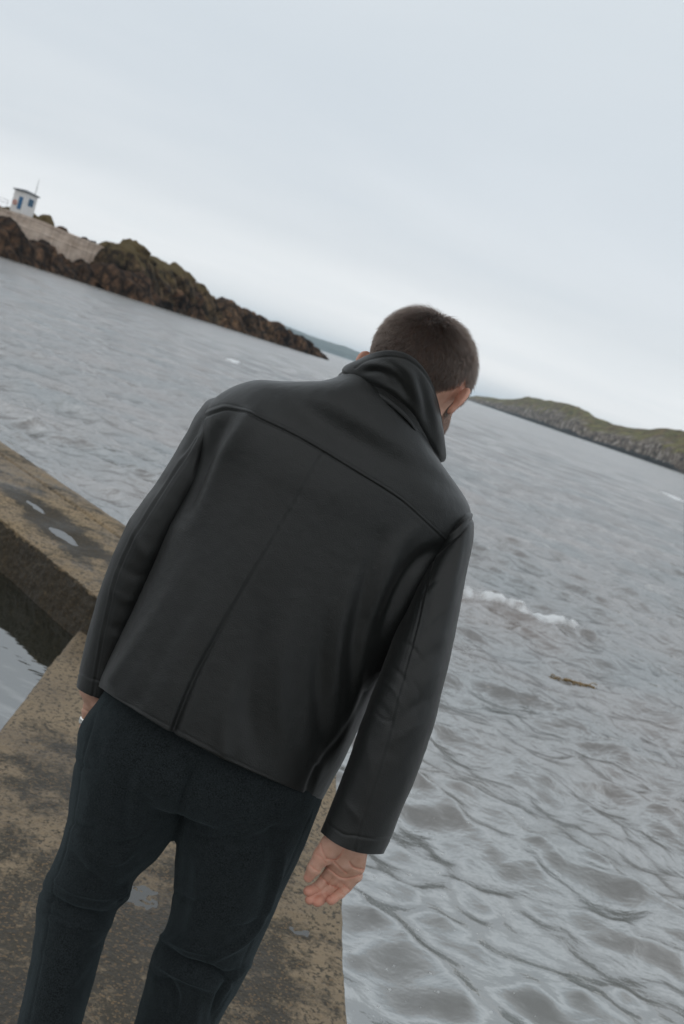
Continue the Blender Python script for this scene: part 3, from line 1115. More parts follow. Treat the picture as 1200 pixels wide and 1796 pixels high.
def ring_loft(rows, nr, nc, n_exp=2.3):
    """rows: Lx Ly Mx My Rx Ry depth T  -> closed rings (back half towards the camera)"""
    r = cat(rows, nr)
    th = np.linspace(0, 2 * np.pi, nc, endpoint=False)
    c, s_ = np.cos(th), np.sin(th)
    u = -np.sign(c) * np.abs(c) ** (2 / n_exp)                       # -1 left .. 1 right
    wv_ = -np.sign(s_) * np.abs(s_) ** (2 / n_exp)                   # -1 towards the camera
    t = (u[None, :] + 1) / 2
    L, M_, R, d, T = r[:, 0:2], r[:, 2:4], r[:, 4:6], r[:, 6], r[:, 7]
    c2 = 2 * M_ - .5 * (L + R)
    xy = ((1 - t) ** 2)[..., None] * L[:, None] + (2 * t * (1 - t))[..., None] * c2[:, None] + (t ** 2)[..., None] * R[:, None]
    skew = r[:, 8] if r.shape[1] > 8 else 0 * d                      # right side farther away
    dd = d[:, None] + wv_[None, :] * T[:, None] + skew[:, None] * u[None, :]
    return Q(xy[..., 0], xy[..., 1], dd)


# ---- leather
def leather(name):
    m = NT(name)
    tcx = m.n('ShaderNodeTexCoord')
    ob = tcx.outputs['Object']
    n1 = m.noise(ob, 420, 3, .6)
    v1 = m.voro(ob, 520)
    n2 = m.noise(ob, 7, 4, .55)
    h = m.math('ADD', n1, m.math('MULTIPLY', v1, .7))
    nb = m.bump(h, .30, .0012)
    nb = m.bump(n2, .05, .02, nb)
    m.set(Base_Color=m.mix(m.ramp(n2, [(.35, 0), (.65, 1)]), (.0042, .0053, .0050), (.0066, .0076, .0071)),
          Roughness=m.math('MULTIPLY_ADD', n2, .10, .41), Specular_IOR_Level=.46, Normal=nb, Sheen_Weight=.07, Sheen_Roughness=.45)
    return m.m


LEA = leather('black_leather')

# ---- jacket body
rows = [
    # L            M            R          depth  T    skew
    (608, 640, 690, 672, 752, 770, 1.708, .080, .01),
    (596, 658, 684, 692, 764, 800, 1.710, .090, .01),
    (562, 668, 668, 712, 780, 822, 1.712, .103, .01),
    (505, 668, 648, 742, 797, 846, 1.714, .113, .01),
    (448, 667, 628, 772, 812, 868, 1.720, .118, .01),
    (402, 682, 606, 800, 824, 892, 1.718, .122, .01),
    (370, 706, 588, 826, 826, 920, 1.718, .126, .01),
    (355, 742, 570, 858, 812, 962, 1.720, .130, .01),
    (345, 790, 553, 900, 792, 1002, 1.724, .133, .01),
    (331, 832, 536, 945, 770, 1046, 1.727, .136, .01),
    (302, 905, 503, 1012, 735, 1106, 1.730, .139, .01),
    (258, 1012, 455, 1098, 690, 1168, 1.733, .142, .01),
    (214, 1106, 405, 1186, 652, 1225, 1.736, .146, .01),
    (190, 1160, 372, 1240, 620, 1296, 1.738, .149, .01),
    (173, 1203, 344, 1306, 566, 1402, 1.740, .152, .01),
]
NR, NC = 430, 520
v = ring_loft(rows, NR, NC, 2.35)
n_ = grid_normals(v, True)
if ((n_ * (v - v.mean(1, keepdims=True))).sum(-1)).mean() < 0:
    n_ = -n_
YOKE = [(345, 732), (372, 720), (400, 713), (440, 725), (500, 752), (560, 785), (630, 828), (700, 872), (745, 912), (784, 948)]
SPINE = [(568, 793), (525, 868), (480, 945), (440, 1012), (400, 1080), (370, 1132), (343, 1183), (318, 1240), (298, 1292)]
fspec = [
    (YOKE, 2.4, 1.3, 'G'), ([(x + 2, y + 4.5) for x, y in YOKE], 1.9, -1.7, 'G'), ([(x - 2, y - 5) for x, y in YOKE], 1.4, -.5, 'G'), (YOKE, 6, -.7, 's'),
    (SPINE, 1.9, -2.2, 'G'), ([(x - 5, y - 2) for x, y in SPINE], 1.6, .5, 'G'), (SPINE[2:], 5, -6.5, 'e'), (SPINE[2:], 5, 3.2, 'S'), ([(x + 15, y + 5) for x, y in SPINE[5:]], 6, 3.5, 'e'),
    # shoulder blade folds, left
    ([(408, 722), (372, 775), (345, 840), (318, 905)], 15, -13, 'g'), ([(436, 735), (400, 790), (368, 860), (335, 940)], 16, 8, 'b'),
    ([(475, 760), (430, 830), (395, 900), (360, 985)], 22, -3, 'g'),
    # left lower sheen folds
    ([(345, 940), (300, 1030), (250, 1110), (196, 1192)], 12.8, 5.62, 'e'), ([(380, 960), (330, 1060), (280, 1150), (240, 1230)], 17.0, -4.46, 'e'),
    ([(430, 950), (372, 1060), (320, 1150), (275, 1240)], 20.4, 3.38, 'g'),
    # right side
    ([(775, 960), (735, 985), (700, 1040), (668, 1115)], 14.4, -13.39, 'g'), ([(735, 920), (697, 960), (672, 1020), (650, 1090)], 15.3, 7.78, 'g'),
    ([(665, 940), (640, 1030), (622, 1120), (612, 1230)], 13.6, -5.62, 'g'), ([(620, 1010), (598, 1100), (590, 1190), (592, 1290)], 14.4, 5.62, 'g'),
    ([(570, 1080), (560, 1160), (560, 1250), (575, 1350)], 14.4, -5.04, 'g'), ([(470, 1090), (440, 1180), (436, 1250), (450, 1320)], 17.0, -5.04, 'g'),
    ([(445, 1130), (415, 1200), (395, 1265), (392, 1320)], 14.4, 6.12, 'e'), ([(520, 1060), (495, 1150), (492, 1240), (505, 1330)], 18.7, 5.04, 'g'),
    ([(640, 1110), (628, 1200), (608, 1280), (585, 1350)], 10.2, 4.46, 'g'), ([(555, 1345), (543, 1372), (536, 1400)], 4, -2.5, 'G'),
    ([(640, 1215), (590, 1300), (556, 1352), (542, 1400)], 5, -2, 'G'),
    # hem turn-up
    ([(173, 1190), (186, 1212), (300, 1274), (420, 1337), (540, 1391), (565, 1389)], 2, -.5, 'G'),
    # yoke undulation
    ([(480, 675), (530, 715), (600, 760), (680, 800)], 26, -4, 'g'), ([(560, 690), (620, 735), (700, 790), (770, 850)], 30, 3, 'g'), ([(700, 800), (745, 850), (790, 890)], 24, 3.5, 'g'),
]
v = folds(v, n_, fspec)
v = v + n_ * (.0030 * fbm(v * np.array([13, 13, 6.0]) + 5.0, 3) + .0006 * fbm(v * 60, 2))[..., None]
# free hem: small outward roll and an inner lip
lip = v[-1] + .004 * nrm(v[-1] - v[-1].mean(0)) * 0
cen = v[-1].mean(0)
inner = [v[-1] + (cen - v[-1]) * f + (v[-1] - v[-6]) * g_ for f, g_ in ((.003, .12), (.010, .14), (.016, -.2), (.035, -2), (.07, -3))]
v = np.concatenate([v, np.stack(inner)], 0)
tb = v[0].mean(0)
jk = add_mesh('jacket', v, grid_quads(len(v), NC, wrap=True, flip=True), LEA, man)


# ---- sleeves
def sleeve(rows, spec, nr=300, nc=170, n_exp=2.1):
    v = ring_loft(rows, nr, nc, n_exp)
    n_ = grid_normals(v, True)
    if ((n_ * (v - v.mean(1, keepdims=True))).sum(-1)).mean() < 0:
        n_ = -n_
    v = folds(v, n_, spec)
    v = v + n_ * (.0028 * fbm(v * 17 + 2.0, 3))[..., None]
    cen = v[-1].mean(0)
    inner = [v[-1] + (cen - v[-1]) * f + (v[-1] - v[-5]) * g_ for f, g_ in ((.015, .3), (.05, .3), (.08, -.3), (.12, -4), (.2, -12))]
    head = [v[0] + (v[0].mean(0) - v[0]) * f for f in (.98, .6, .3)]
    v = np.concatenate([np.stack(head), v, np.stack(inner)], 0)
    return add_mesh('sleeve', v, grid_quads(len(v), nc, wrap=True, flip=True), LEA, jk)


# left: outer edge on the left
sL = [(440, 705, 446, 722, 452, 745, 1.735, .045, 0), (376, 698, 392, 724, 412, 755, 1.744, .062, 0), (348, 722, 372, 758, 398, 800, 1.750, .068, 0), (322, 768, 345, 808, 372, 850, 1.750, .072, 0),
      (281, 836, 305, 872, 338, 908, 1.752, .073, 0), (223, 920, 255, 950, 302, 985, 1.756, .072, 0), (183, 1012, 215, 1035, 268, 1062, 1.763, .068, 0),
      (158, 1095, 190, 1118, 240, 1138, 1.772, .063, 0), (142, 1165, 172, 1185, 218, 1200, 1.782, .058, 0), (134, 1204, 160, 1220, 212, 1233, 1.786, .056, 0)]
seamL = [(345, 770), (330, 795), (296, 845), (260, 902), (228, 958), (205, 1010), (188, 1080), (176, 1140), (166, 1200), (163, 1222)]
sleeve(sL, [(seamL, 2.4, -1.8, 'G'), ([(x - 4, y - 2) for x, y in seamL], 2.2, .8, 'G'), ([(x + 6, y + 2) for x, y in seamL], 2, -.5, 'G'),
            ([(372, 735), (350, 775), (335, 800)], 6.0, 4.80, 'g'), ([(385, 745), (360, 790), (345, 830)], 6.8, -6.40, 'g'), ([(352, 738), (336, 772), (318, 800)], 4.5, -4.00, 'g'),
            ([(300, 830), (280, 850), (268, 880)], 7.5, -1.44, 'g'), ([(235, 915), (240, 950), (262, 985)], 9.8, 2.00, 'g'), ([(205, 985), (230, 1005), (262, 1012)], 9.0, -1.60, 'g'),
            ([(190, 1030), (215, 1050), (245, 1056)], 8.2, 1.44, 'g'), ([(172, 1080), (195, 1100), (225, 1108)], 9.0, -1.20, 'g'),
            ([(137, 1180), (158, 1190), (166, 1192), (212, 1206)], 2.0, -1.2, 'G')])
sR = [(778, 862, 768, 885, 752, 915, 1.742, .035, 0), (808, 876, 790, 905, 762, 938, 1.735, .058, 0), (827, 900, 798, 936, 755, 968, 1.724, .072, 0), (832, 930, 792, 968, 735, 1000, 1.712, .078, 0),
      (823, 985, 777, 1020, 715, 1048, 1.695, .079, 0), (808, 1060, 755, 1092, 692, 1112, 1.678, .078, 0), (795, 1130, 738, 1155, 672, 1166, 1.664, .076, 0),
      (778, 1205, 718, 1222, 650, 1222, 1.652, .073, 0), (760, 1275, 700, 1284, 630, 1276, 1.645, .070, 0), (738, 1342, 678, 1346, 609, 1338, 1.640, .067, 0),
      (708, 1415, 650, 1420, 586, 1398, 1.636, .063, 0), (688, 1465, 628, 1472, 569, 1440, 1.634, .060, 0), (673, 1497, 612, 1490, 562, 1458, 1.633, .058, 0)]
seamR = [(764, 962), (752, 1010), (740, 1060), (728, 1110), (712, 1170), (697, 1225), (683, 1285), (664, 1350), (645, 1410), (628, 1462), (621, 1490)]
sleeve(sR, [(seamR, 2.4, -1.8, 'G'), ([(x + 4, y) for x, y in seamR], 2.2, .9, 'G'), ([(x - 6, y) for x, y in seamR], 2, -.5, 'G'),
            ([(828, 902), (800, 930), (780, 945), (755, 968)], 3, 2.0, 'G'), ([(832, 908), (806, 937), (784, 955), (757, 980)], 3, -2.0, 'G'), ([(822, 893), (795, 922), (772, 942)], 2, -.8, 'G'),
            ([(778, 1010), (752, 1030), (728, 1058)], 4.0, -1.36, 'g'), ([(792, 1060), (765, 1082), (738, 1112)], 4.0, 1.24, 'g'), ([(700, 1120), (722, 1135), (742, 1160)], 4.0, -1.36, 'g'), ([(678, 1165), (700, 1180), (716, 1205)], 4.0, -1.49, 'g'),
            ([(668, 1190), (692, 1212), (705, 1240)], 4.0, 1.24, 'g'), ([(720, 1190), (735, 1215), (728, 1250)], 4.0, -0.99, 'g'), ([(655, 1245), (672, 1262), (690, 1266)], 3.5, -0.99, 'g'), ([(820, 930), (812, 985), (798, 1030)], 4.0, -0.93, 'g'),
            ([(745, 985), (725, 1020), (712, 1062), (708, 1110)], 8.6, -2.69, 'g'), ([(775, 975), (765, 1020), (745, 1060)], 10.1, 1.92, 'g'), ([(815, 950), (800, 1020), (785, 1080), (772, 1140)], 9.4, 1.92, 'g'),
            ([(800, 950), (782, 1030), (768, 1100)], 9.4, -1.54, 'g'), ([(790, 1130), (755, 1150), (722, 1180), (700, 1215)], 10.1, -1.92, 'g'), ([(782, 1170), (750, 1195), (725, 1235)], 10.1, 1.92, 'g'),
            ([(772, 1215), (735, 1235), (700, 1262)], 8.6, -1.73, 'g'), ([(765, 1255), (728, 1275), (690, 1300)], 9.4, 1.54, 'g'), ([(660, 1230), (680, 1255), (690, 1285)], 8.6, -1.54, 'g'),
            ([(640, 1290), (650, 1340), (640, 1400)], 10.1, 1.35, 'g'), ([(735, 1330), (700, 1370), (680, 1420)], 10.8, -1.35, 'g'), ([(600, 1400), (620, 1425), (632, 1440)], 6.5, 1.15, 'g'),
            ([(566, 1437), (600, 1462), (622, 1466), (660, 1472), (684, 1470)], 2.0, -1.3, 'G')])

# ---- collar
cb = cat([(640, 640, 1.790), (604, 648, 1.715), (599, 657, 1.665), (630, 669, 1.630), (664, 684, 1.610), (698, 706, 1.606), (726, 732, 1.616), (744, 760, 1.642), (758, 786, 1.680), (772, 806, 1.725), (777, 812, 1.79), (765, 790, 1.85)], 300)
ct_ = cat([(652, 634, 1.780), (618, 642, 1.700), (632, 629, 1.655), (652, 621, 1.618), (678, 617, 1.592), (708, 621, 1.582), (734, 637, 1.588), (754, 664, 1.608), (768, 702, 1.640), (777, 748, 1.685), (779, 792, 1.75), (768, 772, 1.82)], 300)
Bw, Tw = Q(*cb.T), Q(*ct_.T)
axis = Q(700., 690., 1.72)
NVc = 80
rowsC = []
upd = nrm(Tw - Bw)
along = nrm(np.gradient(Bw, axis=0))
outw = nrm(np.cross(upd, along))
if ((outw * (Bw - axis)).sum(-1)).mean() < 0:
    outw = -outw
for h in np.linspace(-.18, 1, NVc):
    bul = .0045 * math.sin(math.pi * max(h, 0)) + (.007 * math.exp(-((h - .0) / .09) ** 2) * -1) - .010 * max(0, -h)
    rowsC.append(Bw + (Tw - Bw) * h + outw * bul)
for a in np.linspace(0, math.pi, 9)[1:]:
    rowsC.append(Tw + outw * (-.002 + .002 * math.cos(a)) + upd * .0022 * math.sin(a))
for h in np.linspace(1, -.18, 30)[1:]:
    rowsC.append(Bw + (Tw - Bw) * h + outw * (.0015 * math.sin(math.pi * max(h, 0)) - .004))
vc = np.stack(rowsC)
nc_ = grid_normals(vc, False)
if ((nc_[:NVc] * outw[None]).sum(-1)).mean() < 0:
    nc_ = -nc_
vis = np.zeros(vc.shape[:2])
vis[:NVc] = 1
vf = folds(vc, nc_, [
    ([(x[0] + 1.5, x[1] + 9) for x in ct_[40:260:20, :2]], 2.2, -1.0, 'G'),
    ([(640, 640), (668, 640), (690, 652), (706, 672)], 7, 4.5, 'g'), ([(636, 652), (664, 652), (684, 664)], 6, -4, 'g'), ([(690, 632), (716, 652), (730, 684), (738, 716)], 9, 5, 'g'),
    ([(672, 640), (700, 668), (716, 700)], 7, -4, 'g'), ([(730, 662), (745, 700), (752, 740)], 8, -4, 'g'), ([(650, 664), (690, 684), (715, 708)], 6, 3, 'g'), ([(752, 690), (764, 740), (768, 785)], 8, 3, 'g')])
vc = np.where(vis[..., None] > 0, vf, vc)
add_mesh('collar', vc, grid_quads(len(vc), vc.shape[1]), LEA, jk)


# ---- trousers
def loft_solid(rows, nr, nc, n_exp=2.1):
    v = ring_loft(rows, nr, nc, n_exp)
    q = grid_quads(nr, nc, wrap=True)
    v = v.reshape(-1, 3)
    n0 = len(v)
    v = np.concatenate([v, [v[:nc].mean(0)], [v[-nc:].mean(0)]])
    i = np.arange(nc)
    c0 = np.stack([np.full(nc, n0), (i + 1) % nc, i, np.full(nc, n0)], -1)[:, :3]
    b0 = (nr - 1) * nc
    c1 = np.stack([np.full(nc, n0 + 1), b0 + i, b0 + (i + 1) % nc], -1)
    return v, q, np.concatenate([c0, c1])


def blur(a, it=2):
    for _ in range(it):
        for ax in range(3):
            a = .25 * np.roll(a, 1, ax) + .5 * a + .25 * np.roll(a, -1, ax)
    return a


def union_smooth(parts, vox, it):
    tr = vdb.createLinearTransform(vox)
    lo = np.min([p[0].min(0) for p in parts], 0) / vox - 12
    hi = np.max([p[0].max(0) for p in parts], 0) / vox + 12
    lo, hi = np.floor(lo).astype(int), np.ceil(hi).astype(int)
    acc = np.full(hi - lo, 8 * vox, np.float32)
    for (v, q, t) in parts:
        g = vdb.FloatGrid.createLevelSetFromPolygons(v.astype(np.float32), triangles=t.astype(np.uint32), quads=q.astype(np.uint32), transform=tr, halfWidth=8.0)
        arr = np.empty(hi - lo, np.float32)
        g.copyToArray(arr, ijk=tuple(int(x) for x in lo))
        acc = np.minimum(acc, arr)
    acc = blur(acc, it)
    g = vdb.FloatGrid(8 * vox)
    g.copyFromArray(acc, ijk=tuple(int(x) for x in lo))
    g.transform = tr
    pts, qu = g.convertToQuads(0.0)
    return pts.astype(float), qu.astype(int)


def mesh_normals(p, q):
    fn = np.cross(p[q[:, 2]] - p[q[:, 0]], p[q[:, 3]] - p[q[:, 1]])
    n = np.zeros_like(p)
    for k in range(4):
        for j in range(3):
            n[:, j] += np.bincount(q[:, k], fn[:, j], len(p))
    return nrm(n)


def outward(p, q):
    """flip faces if the signed volume is negative"""
    a, b, c_ = p[q[:, 0]], p[q[:, 1]], p[q[:, 2]]
    vol = (a * np.cross(b, c_)).sum()
    a, b, c_ = p[q[:, 0]], p[q[:, 2]], p[q[:, 3]]
    vol += (a * np.cross(b, c_)).sum()
    return q if vol > 0 else q[:, ::-1]


pelvis = [(235, 1130, 400, 1210, 570, 1270, 1.745, .105, .0), (205, 1180, 370, 1265, 577, 1330, 1.742, .115, .0), (170, 1232, 350, 1310, 567, 1388, 1.738, .122, .0), (142, 1268, 335, 1362, 558, 1415, 1.735, .127, .0),
          (137, 1305, 322, 1405, 549, 1448, 1.735, .128, .0), (150, 1345, 314, 1432, 530, 1480, 1.740, .115, .0)]
# walking: the left leg trails with a bent knee, the right one carries
legL = [(150, 1262, 240, 1300, 345, 1350, 1.735, .105, 0), (137, 1308, 230, 1362, 325, 1425, 1.733, .113, 0), (124, 1390, 208, 1430, 308, 1462, 1.735, .108, 0), (112, 1462, 184, 1495, 274, 1508, 1.738, .100, 0),
        (90, 1522, 160, 1545, 236, 1545, 1.742, .094, 0), (72, 1558, 150, 1578, 228, 1576, 1.745, .090, 0), (65, 1592, 138, 1604, 208, 1600, 1.744, .087, 0), (60, 1640, 124, 1646, 188, 1645, 1.735, .085, 0),
        (50, 1700, 108, 1704, 170, 1702, 1.720, .082, 0), (28, 1800, 84, 1804, 141, 1802, 1.690, .078, 0), (-8, 1920, 46, 1926, 104, 1928, 1.660, .074, 0), (-42, 2030, 12, 2038, 68, 2040, 1.640, .070, 0)]
legR = [(345, 1340, 455, 1370, 565, 1402, 1.740, .110, 0), (312, 1436, 430, 1444, 545, 1458, 1.742, .116, 0), (305, 1500, 413, 1520, 520, 1515, 1.745, .110, 0), (304, 1560, 395, 1585, 492, 1572, 1.748, .103, 0),
        (293, 1620, 380, 1640, 465, 1635, 1.750, .097, 0), (270, 1670, 360, 1690, 443, 1688, 1.752, .092, 0), (252, 1735, 335, 1745, 415, 1742, 1.752, .088, 0), (234, 1800, 312, 1806, 383, 1798, 1.752, .085, 0),
        (200, 1900, 272, 1908, 340, 1902, 1.750, .080, 0), (162, 2020, 232, 2030, 296, 2024, 1.745, .075, 0), (125, 2140, 192, 2150, 254, 2146, 1.740, .072, 0), (102, 2215, 168, 2226, 230, 2222, 1.738, .070, 0)]
parts = [loft_solid(pelvis, 60, 120, 2.3), loft_solid(legL, 160, 110), loft_solid(legR, 160, 110)]
tp, tq = union_smooth(parts, .0042, 2)
tq = outward(tp, tq)
nn = mesh_normals(tp, tq)
TS = [
    # back of the left knee
    ([(70, 1556), (105, 1585), (150, 1602), (195, 1604), (232, 1582)], 6.1, -8.60, 'g'), ([(62, 1590), (100, 1616), (150, 1630), (200, 1622)], 7.3, 3.97, 'g'), ([(85, 1535), (130, 1562), (185, 1572), (232, 1558)], 6.1, 5.29, 'g'),
    ([(228, 1545), (215, 1565), (190, 1585)], 4.2, 3.31, 'g'), ([(118, 1490), (150, 1530), (190, 1555)], 7.3, -3.31, 'g'), ([(205, 1625), (172, 1660), (150, 1668)], 5.5, -2.65, 'g'), ([(60, 1650), (95, 1680), (130, 1690)], 8.6, 1.98, 'g'),
    ([(170, 1690), (140, 1730), (100, 1750)], 8.0, -2.32, 'g'), ([(115, 1420), (165, 1470), (220, 1500)], 11.0, -2.65, 'g'), ([(150, 1300), (160, 1380), (140, 1460)], 14.7, 2.65, 'g'), ([(225, 1340), (215, 1430), (225, 1500)], 11.0, -3.97, 'g'),
    ([(245, 1350), (240, 1420), (242, 1500)], 8.6, 2.65, 'g'), ([(310, 1432), (322, 1390), (345, 1330)], 5.5, -5.95, 'g'), ([(330, 1430), (310, 1480), (308, 1540)], 8.6, -2.65, 'g'),
    # right leg
    ([(500, 1500), (470, 1590), (430, 1650), (360, 1690)], 5.5, 6.75, 'g'), ([(520, 1450), (450, 1480), (390, 1485)], 13.4, -5.40, 'g'), ([(285, 1655), (320, 1685), (370, 1700), (410, 1725)], 5.5, -10.80, 'g'), ([(275, 1690), (320, 1712), (380, 1735)], 6.7, 8.10, 'g'),
    ([(280, 1640), (330, 1662), (375, 1672)], 6.1, 6.75, 'g'), ([(400, 1720), (385, 1745), (370, 1790)], 5.5, -6.75, 'g'), ([(440, 1690), (410, 1715), (395, 1740)], 5.5, 5.40, 'g'), ([(350, 1500), (345, 1580), (330, 1650)], 12.2, 4.05, 'g'),
    ([(470, 1420), (480, 1500), (460, 1580)], 12.2, -4.05, 'g'), ([(290, 1710), (310, 1750), (300, 1796)], 6.7, -5.40, 'g'), ([(350, 1740), (345, 1780), (330, 1830)], 7.3, 4.05, 'g'),
    ([(345, 1345), (332, 1400), (316, 1440)], 2.2, -2.00, 'G'),
    ([(168, 1250), (148, 1330), (134, 1410), (112, 1500), (92, 1560), (86, 1620), (72, 1700), (50, 1800)], 1.4, -1.0, 'G'), ([(548, 1420), (520, 1490), (478, 1580), (438, 1660), (404, 1735), (368, 1800)], 1.4, -1.0, 'G'),
    ([(128, 1330), (150, 1345), (178, 1348)], 4.2, -2.70, 'g'), ([(118, 1440), (146, 1452), (180, 1446)], 4.2, -2.97, 'g'), ([(250, 1462), (222, 1480), (190, 1478)], 4.2, -3.24, 'g'), ([(240, 1490), (212, 1512), (176, 1514)], 4.2, 3.24, 'g'),
    ([(206, 1590), (214, 1576), (234, 1566)], 3.0, -4.05, 'g'), ([(78, 1600), (100, 1606), (128, 1622)], 3.4, -3.51, 'g'), ([(298, 1560), (330, 1578), (372, 1580)], 4.2, -2.70, 'g'), ([(470, 1600), (440, 1622), (400, 1628)], 4.2, -2.70, 'g'),
    ([(420, 1700), (392, 1708), (350, 1700)], 3.4, -3.51, 'g'), ([(262, 1700), (280, 1716), (310, 1722)], 3.4, -3.24, 'g'), ([(330, 1460), (372, 1472), (420, 1462)], 5.1, -3.24, 'g'), ([(500, 1440), (470, 1462), (430, 1470)], 5.1, -2.70, 'g'),
]
tp = folds(tp, nn, [(a, b, c * 1.45, k) for a, b, c, k in TS])
tp = tp + nn * (.0065 * fbm(tp * np.array([13, 13, 9.0]) + 3.0, 3) + .0012 * fbm(tp * 45 + 3.0, 2))[:, None]
m = NT('dark_wool')
tcx = m.n('ShaderNodeTexCoord')
ob = tcx.outputs['Object']
n1 = m.noise(ob, 430, 4, .75)
n2 = m.noise(ob, 60, 4, .65)
col = m.mix(m.ramp(n1, [(.38, 0), (.66, 1)]), (.0040, .0053, .0056), (.0255, .0315, .0340))
col = m.mix(m.ramp(n2, [(.40, 0), (.7, .55)]), col, (.0185, .0230, .0250))
m.set(Base_Color=col, Roughness=.95, Specular_IOR_Level=.12, Sheen_Weight=.12, Sheen_Roughness=.5, Sheen_Tint=(.6, .78, .85), Normal=m.bump(m.math('ADD', n1, m.noise(ob, 1400, 2)), .5, .0016))
add_mesh('trousers', tp, tq, m.m, man)


# ---- body: signed distance field, one continuous skin
def rc(p, a, b, r1, r2):
    a, b = np.asarray(a), np.asarray(b)
    ba = b - a
    t = np.clip(((p - a) @ ba) / (ba @ ba), 0, 1)
    return np.linalg.norm(p - a - t[..., None] * ba, axis=-1) - (r1 + (r2 - r1) * t)


def smin(a, b, k):
    h = np.clip(.5 + .5 * (b - a) / k, 0, 1)
    return b + (a - b) * h - k * h * (1 - h)


def smax(a, b, k):
    return -smin(-a, -b, k)


def ell(p, c, r):
    q = (p - c) / r
    l = np.linalg.norm(q, axis=-1)
    g = np.linalg.norm(q / r, axis=-1) + 1e-9
    return l * (l - 1) / g


# head frame
HO = Q(719., 678., 1.705)
yaw, bow, lean = math.radians(-22), math.radians(34), math.radians(2)
HS = 1.04
wd_ = nrm(np.array([-.08, 1, 0]))
hz_ = np.array([0, 0, 1.0])
cyw, syw = math.cos(yaw), math.sin(yaw)
hf = np.array([wd_[0] * cyw - wd_[1] * syw, wd_[0] * syw + wd_[1] * cyw, 0])
hr = np.cross(hf, hz_)
hf2 = hf * math.cos(bow) - hz_ * math.sin(bow)
hu = hz_ * math.cos(bow) + hf * math.sin(bow)
hr2 = hr * math.cos(lean) - hu * math.sin(lean)
hu2 = hu * math.cos(lean) + hr * math.sin(lean)
HM = np.stack([hr2, hf2, hu2])


def to_head(p):
    return (p - HO) @ HM.T / HS * 1000                               # millimetres: right, forward, up


def from_head(q):
    return HO + (np.asarray(q, float) / 1000 * HS) @ HM


def head_sdf(p):
    q = to_head(p)
    A_ = np.array
    d = ell(q, A_([0, 0, 42]), A_([80, 96, 77]))
    d = smin(d, ell(q, A_([0, -40, 22]), A_([66, 58, 56])), 20)
    d = smin(d, ell(q, A_([0, 42, 0]), A_([62, 50, 78])), 30)
    d = smin(d, ell(q, A_([0, 52, -62]), A_([47, 42, 40])), 25)
    d = smin(d, rc(q, A_([0, 82, -88]), A_([0, 76, -82]), 17, 19), 18)
    qa = q.copy()
    qa[..., 0] = np.abs(qa[..., 0])
    d = smin(d, rc(qa, A_([60, 6, -42]), A_([22, 76, -86]), 11, 13), 16)
    d = smin(d, ell(qa, A_([46, 62, -8]), A_([22, 22, 20])), 16)
    d = smin(d, rc(qa, A_([8, 90, 28]), A_([48, 76, 30]), 8, 7), 12)
    d = smax(d, -ell(qa, A_([33, 99, 12]), A_([17, 15, 11])), 9)
    d = smin(d, ell(qa, A_([33, 78, 12]), A_([13, 13, 13])), 2)
    d = smin(d, rc(q, A_([0, 92, 20]), A_([0, 110, -18]), 7, 11), 8)
    d = smin(d, ell(qa, A_([12, 98, -20]), A_([9, 10, 8])), 5)
    d = smin(d, ell(q, A_([0, 92, -46]), A_([24, 12, 6])), 5)
    d = smin(d, ell(q, A_([0, 91, -56]), A_([21, 12, 7])), 5)
    d = smax(d, -rc(qa, A_([0, 104, -51]), A_([23, 94, -51]), 1.6, 1.2), 2)
    # neck
    d = smin(d, rc(q, A_([0, -22, -14]), to_head(NK), 49, 52), 22)
    # ears
    ce = A_([77, -4, 2])
    for k in range(1):
        e = qa - ce
        an = np.radians(18)
        ex = e[..., 0] * math.cos(.72) - e[..., 1] * -math.sin(.72)
        ey = e[..., 1] * math.cos(.72) + e[..., 0] * -math.sin(.72)
        ez = e[..., 2]
        # e-local: ex out, ey forward, ez up (ear flares backwards)
        l = np.stack([ex, ey, ez], -1)
        pl = ell(l, A_([3.5, -9, 3]), A_([3.4, 14.5, 23]))
        tt_ = np.linspace(-.9, 4.4, 12)
        pts_ = np.stack([5.5 + 1.5 * np.cos(tt_ * .6), -9 + 13.5 * np.cos(tt_), 6 + 18.5 * np.sin(tt_)], -1)
        hx = 1e9
        for a, b in zip(pts_[:-1], pts_[1:]):
            hx = np.minimum(hx, rc(l, a, b, 3.0, 3.0))
        pl = smin(pl, hx, 3.0)
        pl = smin(pl, ell(l, A_([3.5, -3, -17]), A_([4.2, 9, 9.5])), 4)
        pl = smax(pl, -ell(l, A_([9, -3, 0]), A_([6.5, 9, 13])), 3)
        d = smin(d, pl, 3.5)
    return d * .001 * HS


# right hand
def chain(p, pts, rr, k):
    d = rc(p, pts[0], pts[1], rr[0], rr[1])
    for i in range(1, len(pts) - 1):
        d = smin(d, rc(p, pts[i], pts[i + 1], rr[i], rr[i + 1]), k)
    return d


def qp(l):
    return [Q(*map(float, t)) for t in l]


WR = Q(608., 1470., 1.640)
FR = {
    'index': qp([(583, 1522, 1.660), (569, 1542, 1.668), (557, 1556, 1.664), (540, 1563, 1.655)]),
    'middle': qp([(596, 1531, 1.662), (579, 1552, 1.672), (563, 1567, 1.667), (543, 1578, 1.657)]),
    'ring': qp([(610, 1535, 1.662), (594, 1556, 1.671), (576, 1570, 1.665), (556, 1582, 1.653)]),
    'little': qp([(625, 1536, 1.657), (608, 1556, 1.663), (597, 1567, 1.657), (580, 1579, 1.648)]),
}
RAD = {'index': (.0100, .0091, .0086, .0074), 'middle': (.0100, .0091, .0087, .0075), 'ring': (.0098, .0089, .0085, .0075), 'little': (.0094, .0085, .0080, .0070)}
TH = qp([(578, 1480, 1.640), (563, 1500, 1.636), (551, 1523, 1.638), (541, 1539, 1.642)])
TPADS = {k: f[3] for k, f in FR.items()}


CREASES = []


